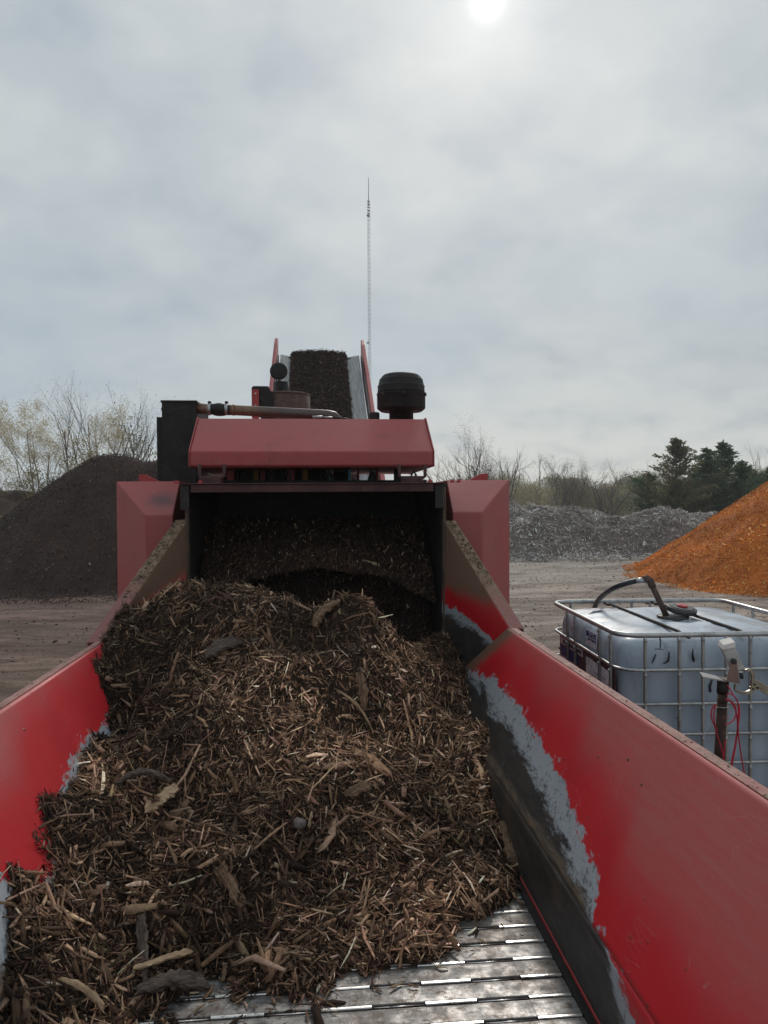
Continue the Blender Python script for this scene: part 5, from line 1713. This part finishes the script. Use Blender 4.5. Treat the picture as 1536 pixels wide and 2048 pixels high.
flat([(1490, 1341), (1500, 1340), (1505, 1348), (1507, 1362), (1510, 1372)], [0.008, 0.014, 0.016, 0.018], 0.009, 'upper_jaw', mcl, CK)
flat([(1471, 1368), (1470, 1378), (1476, 1383), (1490, 1386), (1502, 1382), (1508, 1374)], [0.008, 0.010, 0.012, 0.015, 0.02], 0.009, 'lower_jaw', mcl, CK)
flat([(1502, 1366), (1516, 1368), (1530, 1375), (1545, 1382), (1570, 1392)], [0.034, 0.026, 0.02, 0.018, 0.018], 0.012, 'handle', mcl, CK)
flat([(1500, 1378), (1516, 1376), (1530, 1384), (1545, 1394), (1565, 1410)], [0.022, 0.014, 0.012, 0.014, 0.014], 0.008, 'lever', mcl, CK)
for px, py in ((1509, 1369), (1515, 1376), (1506, 1378)):
    MB().lathe([(0.004, 0), (0.004, 0.004), (0.002, 0.005)], at(px, py, Y=YK - 0.007), (0, -1, 0), 10).build('rivet', mdark, CK)

# ------------------------------------------------------------------ radio mast
YM = 150.0
k = YM / F
pb_ = at(741, 1000, Y=YM); ptop = at(740, 402, Y=YM); ptip = at(739.5, 355, Y=YM)
mm_ = m_simple('mast_grey_paint', (0.62, 0.62, 0.63), (0.52, 0.52, 0.53), 0.6)
MS = empty('radio_mast', (pb_.x, YM, 0))
tag(MS, 'tall thin guyed lattice radio mast behind the conveyor', 'radio mast')
hwid = 0.30
legs = [(pb_.x + hwid * math.cos(t), YM + hwid * math.sin(t)) for t in (rad(-150), rad(-30), rad(90))]
for x_, y_ in legs:
    MB().tube([(x_, y_, 0), (x_, y_, ptop.z)], 0.028, 5).build('mast_leg', mm_, MS)
b = MB(); z = 0.0; q = 0
while z < ptop.z - 0.7:
    for i in range(3):
        A, B_ = legs[i], legs[(i + 1) % 3]
        b.tube([(A[0], A[1], z), (B_[0], B_[1], z)], 0.028, 4, cap=False)
        b.tube([(A[0], A[1], z), (B_[0], B_[1], z + 0.85)], 0.018, 3, cap=False)
    z += 0.85
b.build('lattice', mm_, MS)
MB().tube([(pb_.x, YM, ptop.z - 1), (pb_.x, YM, ptip.z)], [0.09, 0.05], 6).build('whip_antenna', mdark, MS)
b = MB()
for k2 in range(6):
    b.tube([(pb_.x - 0.3, YM, ptop.z - 0.6 * k2), (pb_.x + 0.3, YM, ptop.z - 0.6 * k2 - 0.2)], 0.10, 5)
b.build('top_section', mdark, MS)
for py in (431, 686):
    q = at(735, py, Y=YM - 0.5)
    MB().tube([(q.x - 0.15, YM - 0.5, q.z), (q.x + 0.35, YM - 0.5, q.z + 0.1)], 0.14, 6).build('side_aerial', mdark, MS)
for (zt2, xa, ya, ra) in ((56, -28, 170, 0), (56, 34, 150, 0), (44, -22, 165, 0), (44, 30, 160, 0), (56, 30, 120, 0)):
    MB().tube([(pb_.x, YM, zt2), (pb_.x + xa, ya, 0)], 0.006, 3, cap=False).build('guy_wire', mm_, MS)

# ------------------------------------------------------------------ trees
mtrunk = m_simple('grey_bark_tree', (0.19, 0.16, 0.135), (0.12, 0.10, 0.085), 0.9, 0, 8, 0.3)
mtrunkp = m_simple('pale_bark_tree', (0.30, 0.255, 0.215), (0.20, 0.17, 0.145), 0.9, 0, 8, 0.3)


def leafmat(name, c1, c2):
    m = Mt(name, 0.7, spec=0.2)
    m.set(Base_Color=m.mix(m.mr(m.noise(1.2, 4, 0.7), 0.3, 0.7), c1, c2))
    tr = m.nt.nodes.new('ShaderNodeBsdfTranslucent'); tr.inputs[0].default_value = (*[min(0.9, x * 1.3) for x in c1], 1)
    mx = m.nt.nodes.new('ShaderNodeMixShader'); mx.inputs[0].default_value = 0.45
    out = m.nt.nodes['Material Output']
    m.nt.links.new(m.b.outputs[0], mx.inputs[1]); m.nt.links.new(tr.outputs[0], mx.inputs[2]); m.nt.links.new(mx.outputs[0], out.inputs[0])
    return m.m


ml_y = leafmat('pale_yellow_leaf', (0.62, 0.56, 0.42), (0.46, 0.41, 0.28))
ml_o = leafmat('olive_leaf', (0.16, 0.15, 0.07), (0.25, 0.215, 0.10))
ml_b = leafmat('brown_leaf', (0.17, 0.12, 0.075), (0.12, 0.09, 0.06))
ml_c = leafmat('cedar_needles', (0.075, 0.115, 0.060), (0.125, 0.145, 0.075))
ml_c2 = leafmat('rusty_cedar_needles', (0.15, 0.125, 0.070), (0.095, 0.125, 0.062))


def branch(rg_, mb, tw, p, d, L, r, lev, maxlev, tips, upb=0.15, ang=35, nch=(3, 5), wob=0.12):
    n = 4 if lev < 2 else 3
    pts = [p.copy()]; rs = [r]
    q = p.copy(); dd_ = d.copy()
    for i in range(n):
        dd_ = (dd_ + Vector((rg_.gauss(0, wob), rg_.gauss(0, wob), rg_.gauss(0, wob) + upb * 0.3))).normalized()
        q = q + dd_ * (L / n)
        pts.append(q.copy()); rs.append(r * (1 - 0.62 * (i + 1) / n))
    (mb if lev < 3 else tw).tube(pts, rs, 6 if lev == 0 else (4 if lev < 3 else 3), cap=False)
    if lev >= maxlev:
        tips.append((pts[1], pts[-1])); return
    k = rg_.randint(*nch) + (2 if lev == 0 else 0)
    for j in range(k):
        t = rg_.uniform(0.25, 1.0) if lev else rg_.uniform(0.18, 1.0)
        s = t * n; i = min(int(s), n - 1)
        pp_ = pts[i].lerp(pts[i + 1], s - i)
        base = (pts[i + 1] - pts[i]).normalized()
        az = rg_.uniform(0, 2 * PI); o1 = base.orthogonal().normalized(); o2 = base.cross(o1)
        th = rad(rg_.gauss(ang, 10))
        nd = (base * math.cos(th) + (o1 * math.cos(az) + o2 * math.sin(az)) * math.sin(th) + Vector((0, 0, upb))).normalized()
        branch(rg_, mb, tw, pp_, nd, L * rg_.uniform(0.42, 0.68) * (1.05 - 0.3 * t), r * (1 - 0.6 * t) * rg_.uniform(0.45, 0.7), lev + 1, maxlev, tips, upb, ang, nch, wob)
    if lev > 0:
        tips.append((pts[-2], pts[-1]))


def leaf_mesh(tips, per, size, rg_, spread=0.12):
    mb = MB()
    n = 0
    for a, c2 in tips:
        for _ in range(max(1, int(per))):
            if per < 1 and rg_.random() > per: continue
            p_ = a.lerp(c2, rg_.random()) + Vector((rg_.gauss(0, spread), rg_.gauss(0, spread), rg_.gauss(0, spread)))
            u_ = Vector((rg_.gauss(0, 1), rg_.gauss(0, 1), rg_.gauss(0, 1))).normalized(); v_ = u_.orthogonal().normalized()
            s = size * rg_.uniform(0.6, 1.3)
            mb.add([p_ - u_ * s, p_ + v_ * s * 0.5, p_ + u_ * s, p_ - v_ * s * 0.5], [(0, 1, 2, 3)])
    return mb


def bare_tree(name, loc, h, seed, label, cat='tree', group=None, stems=1, lean=(0, 0), leaves=0, lsize=0.06, lmat=None, ang=32, maxlev=4, nch=(3, 5), r0=None, mat=None, spread=0.3, lspread=0.12):
    rg_ = random.Random(seed)
    mb = MB(); tw = MB() if maxlev > 3 else mb; tips = []
    for s in range(stems):
        d = Vector((lean[0] + rg_.gauss(0, spread) * (stems > 1), lean[1] + rg_.gauss(0, spread * 0.6) * (stems > 1), 1)).normalized()
        branch(rg_, mb, tw, Vector((rg_.gauss(0, 0.1) * (stems > 1), 0, 0)), d, h * rg_.uniform(0.62, 0.8), (r0 or h * 0.012), 0, maxlev, tips, 0.16, ang, nch)
    t = empty(name, loc)
    tag(t, label, cat, group)
    a = mb.build('trunk', mat or mtrunk); a.parent = t
    if tw is not mb:
        b2 = tw.build('twigs', mat or mtrunk); b2.parent = t
    if leaves:
        c2 = leaf_mesh(tips, leaves, lsize, rg_, lspread).build('crown', lmat); c2.parent = t
    return t


def tree_at(px, Y, **k):
    q = at(px, 1000, Y=Y)
    return (q.x, Y, -0.1)


def hpx(py, Y):
    return at(700, py, Y=Y).z + 0.1


GL = 'bare autumn trees behind the black pile'
bare_tree('cottonwood_tree', tree_at(105, 34), hpx(800, 34) * 1.08, 21, 'pale yellow-leaved tree leaning left behind the black pile', 'tree', GL, stems=6, lean=(-0.30, 0), leaves=11, lsize=0.036, lmat=ml_y, mat=mtrunkp, ang=27, spread=0.42, nch=(3, 4), r0=0.05)
bare_tree('cottonwood_tree', tree_at(195, 36), hpx(770, 36) * 1.08, 22, 'bare spreading tree with a few pale leaves behind the pile top', 'tree', GL, stems=5, lean=(-0.05, 0), leaves=0.35, lsize=0.035, lmat=ml_y, mat=mtrunk, ang=26, spread=0.28, nch=(3, 4), r0=0.06)
bare_tree('cottonwood_tree', tree_at(245, 35), hpx(790, 35) * 1.05, 23, 'bare slender tree right of the pile top, nearest the black duct but one', 'tree', GL, stems=3, lean=(0.0, 0), leaves=0.5, lsize=0.03, lmat=ml_o, mat=mtrunk, ang=24, spread=0.12, nch=(3, 4), r0=0.055)
bare_tree('cottonwood_tree', tree_at(298, 37), hpx(785, 37) * 1.05, 24, 'bare thin tree beside the black duct of the grinder', 'tree', GL, stems=2, lean=(0.02, 0), leaves=1, lsize=0.03, lmat=ml_b, mat=mtrunk, ang=24, spread=0.12, nch=(3, 4), r0=0.05)
bare_tree('shrub', tree_at(158, 33), hpx(905, 33), 25, 'leafy olive shrub in front of the yellow-leaved tree', 'shrub', None, stems=5, leaves=5, lsize=0.05, lmat=ml_o, ang=34, maxlev=3, spread=0.4, r0=0.03)
bare_tree('shrub', tree_at(262, 33), hpx(830, 33), 26, 'leafy olive shrub between the bare trees beside the duct', 'shrub', None, stems=3, leaves=3, lsize=0.05, lmat=ml_o, ang=26, maxlev=3, spread=0.2, r0=0.03)

# right hand belt: bare saplings
spec = [(905, 44, 905, 3, 0), (935, 46, 883, 3, 2), (955, 48, 930, 3, 1), (985, 45, 888, 5, 0), (1005, 47, 880, 5, 0), (1075, 58, 912, 3, 0), (1140, 56, 912, 4, 2), (1215, 50, 938, 4, 0), (1180, 60, 950, 3, 1), (1250, 62, 935, 4, 0), (1275, 58, 940, 3, 0), (1505, 52, 898, 3, 0), (1120, 48, 955, 4, 0), (1480, 60, 905, 3, 0)]
labs = ['small bare sapling just right of the hood', 'tall bare sapling with thin leaves above the right housing', 'low leafy sapling between the bare ones above the right housing',
        'bushy bare tree above the lifting fin', 'widest bare tree right of the lifting fin', 'isolated feathery bare sapling right of the housing',
        'bare sapling with brown leaf tips over the grey pile', 'dark low spreading bare tree over the middle of the grey pile', 'short brownish sapling behind the dark spreading tree',
        'grey bare tree left of the evergreens', 'thin bare tree touching the evergreens from the left', 'bare sapling rising at the right edge behind the evergreens',
        'low wide bare shrub over the left half of the grey pile', 'bare sapling showing between the evergreen tops']
for i, (px, Y, py, stems, lf) in enumerate(spec):
    bare_tree('bare_tree', tree_at(px, Y), hpx(py, Y) * 1.06, 40 + i, labs[i], 'tree', 'bare trees along the far edge of the yard', stems=stems, leaves=lf, lsize=0.032, lmat=(ml_o if lf == 1 else ml_b),
              ang=40 if i in (7, 12) else 24, maxlev=3 if i in (5, 8) else 4, spread=0.35 if i in (4, 7, 12) else 0.14, nch=(3, 4), r0=0.065 if i != 7 else 0.09, mat=mtrunk)


# cedars: whorled drooping boughs with sprays of needles
def cedar(px, Y, py, wid, seed, label, mat):
    rg_ = random.Random(seed); rn_ = np.random.default_rng(seed)
    h = hpx(py, Y)
    t = empty('cedar_tree', tree_at(px, Y)); tag(t, label, 'evergreen tree', 'dark cedars behind the grey pile')
    mb = MB(); mb.tube([(0, 0, 0), (0.03, 0, h * 0.5), (0, 0, h * 0.99)], [h * 0.022, h * 0.014, 0.012], 7)
    P = []; Nn = []; Dv = []
    nb = int(h * 26)
    for i in range(nb):
        s = rg_.random() ** 0.85
        z = h * (0.04 + 0.95 * s)
        az = rg_.uniform(0, 2 * PI)
        R_ = wid * (1 - s) ** 0.75 * rg_.choice((0.45, 0.7, 0.95, 1.3)) * rg_.uniform(0.8, 1.1) + 0.12
        rise = rg_.uniform(0.25, 0.85)
        pts = []
        for k in range(6):
            u_ = k / 5
            pts.append(Vector((math.cos(az) * R_ * u_, math.sin(az) * R_ * u_, z + R_ * (rise * u_ - 0.12 * u_ * u_) + 0.02 * rg_.gauss(0, 1))))
        mb.tube(pts, [0.02 * (1 - 0.8 * k / 5) for k in range(6)], 3, cap=False)
        for k in range(int(18 + R_ * 58)):
            u_ = rg_.uniform(0.12, 1.03)
            j = min(int(u_ * 5), 4); q = pts[j].lerp(pts[j + 1], u_ * 5 - j)
            sp_w = (0.05 + 0.11 * R_ * (1 - u_ * 0.6))
            P.append((q.x + rg_.gauss(0, sp_w), q.y + rg_.gauss(0, sp_w), q.z + rg_.gauss(-0.02, sp_w * 0.45)))
            Dv.append((math.cos(az) + rg_.gauss(0, 0.4), math.sin(az) + rg_.gauss(0, 0.4), 0.35 + rg_.gauss(0, 0.3)))
    for k in range(60):
        P.append((rg_.gauss(0, 0.03), rg_.gauss(0, 0.03), h * (0.93 + 0.09 * rg_.random()))); Dv.append((rg_.gauss(0, 0.4), rg_.gauss(0, 0.4), 1))
    P = np.array(P); Dv = np.array(Dv); n = len(P)
    Nn = np.cross(Dv, rn_.normal(size=(n, 3)))
    # sprays aligned with Dv
    dirv = Dv / np.linalg.norm(Dv, axis=1, keepdims=True)
    side_ = np.cross(dirv, rn_.normal(size=(n, 3))); side_ /= np.linalg.norm(side_, axis=1, keepdims=True)
    L = 0.13 * np.exp(rn_.normal(0, 0.35, n))[:, None]; Wd = L * 0.24
    V = np.stack([P - dirv * L * 0.5, P + side_ * Wd, P + dirv * L * 0.6, P - side_ * Wd], 1).reshape(-1, 3)
    Q = np.arange(n * 4).reshape(-1, 4)
    tr_ = mb.build('trunk', mtrunk); tr_.parent = t
    cr_ = np_mesh('crown', V, Q, mat); cr_.parent = t


cedar(1352, 44, 878, 2.4, 71, 'tallest cedar with rusty green boughs, left of the group', ml_c2)
cedar(1298, 46, 950, 2.0, 76, 'low wide cedar at the left foot of the evergreen group', ml_c)
cedar(1413, 45, 898, 2.2, 72, 'dark cedar in the middle of the group with a narrow top', ml_c)
cedar(1446, 46, 884, 2.2, 73, 'dark cedar with a sharp spire right of the middle one', ml_c)
cedar(1484, 43, 925, 1.7, 74, 'shorter dark cedar above the orange mulch slope', ml_c)
cedar(1543, 42, 938, 1.7, 75, 'cedar cut by the right edge of the picture', ml_c)

cedar(1388, 47, 945, 1.7, 77, 'short cedar filling the gap between the tallest and the middle one', ml_c)
cedar(1512, 46, 948, 1.6, 78, 'short cedar second from the right edge', ml_c)

# brush: dense thicket along the far edge
def brush(name, x0, x1, y0, y1, n, hmin, hmax, mats, label, seed):
    rg_ = np.random.default_rng(seed)
    x = rg_.uniform(x0, x1, n); y = rg_.uniform(y0, y1, n)
    hgt = (hmin + (hmax - hmin) * (0.5 + fbm(x * 0.45, y * 0.1, seed, 3)))
    # leaf and twig flecks filling a thicket volume
    s = rg_.random(n) ** 0.7
    P = np.stack([x, y, s * hgt], -1)
    D_ = np.stack([rg_.normal(0, 0.35, n), rg_.normal(0, 0.35, n), np.ones(n)], -1)
    sd = np.cross(D_, rg_.normal(size=(n, 3))); sd /= np.linalg.norm(sd, axis=1, keepdims=True)
    D_ /= np.linalg.norm(D_, axis=1, keepdims=True)
    tw = rg_.random(n) < 0.35
    L = np.where(tw, rg_.uniform(0.2, 0.5, n), rg_.uniform(0.04, 0.08, n))[:, None]; Wd = np.where(tw, 0.008, 0.03)[:, None]
    V = np.stack([P - D_ * L, P + sd * Wd, P + D_ * L, P - sd * Wd], 1).reshape(-1, 3)
    pal = np.array(mats)
    C = np.where(tw[:, None], np.array([[0.38, 0.33, 0.28]]), pal[rg_.integers(0, len(pal), n)]) * np.exp(rg_.normal(0, 0.25, n))[:, None] * (1 + 0.7 * fbm(x * 0.5, x * 0 + 3, seed + 4, 3))[:, None]
    o = np_mesh(name, V, np.arange(n * 4).reshape(-1, 4), m_chips('brush_' + str(seed), 0.85), np.repeat(C, 4, 0))
    return tag(o, label, 'thicket', kind='stuff')


brush('thicket', -10, 42, 56, 64, 300000, 2.0, 4.9, [(0.50, 0.49, 0.25), (0.42, 0.40, 0.22), (0.40, 0.32, 0.22), (0.52, 0.45, 0.32)], 'tangle of olive and brown brush behind the grey pile', 5)
brush('thicket', -60, -8, 50, 60, 50000, 1.5, 4.4, [(0.16, 0.14, 0.09), (0.12, 0.10, 0.07), (0.2, 0.17, 0.11)], 'tangle of brown brush behind the piles on the left', 6)
brush('thicket', -300, 350, 200, 300, 50000, 5, 10, [(0.11, 0.10, 0.08), (0.13, 0.11, 0.085)], 'far-off line of bare woods on the horizon', 7)

# ------------------------------------------------------------------ air
hz = bpy.data.materials.new('pale_air'); hz.use_nodes = True
for n_ in list(hz.node_tree.nodes):
    if n_.type == 'BSDF_PRINCIPLED': hz.node_tree.nodes.remove(n_)
pv = hz.node_tree.nodes.new('ShaderNodeVolumePrincipled')
pv.inputs['Color'].default_value = (0.97, 0.985, 1.0, 1)
pv.inputs['Density'].default_value = 0.0012
hz.node_tree.links.new(pv.outputs[0], hz.node_tree.nodes['Material Output'].inputs['Volume'])
hb = MB().box(-385, 385, -110, 385, -1.5, 97).build('haze', hz)
tag(hb, kind='stuff')
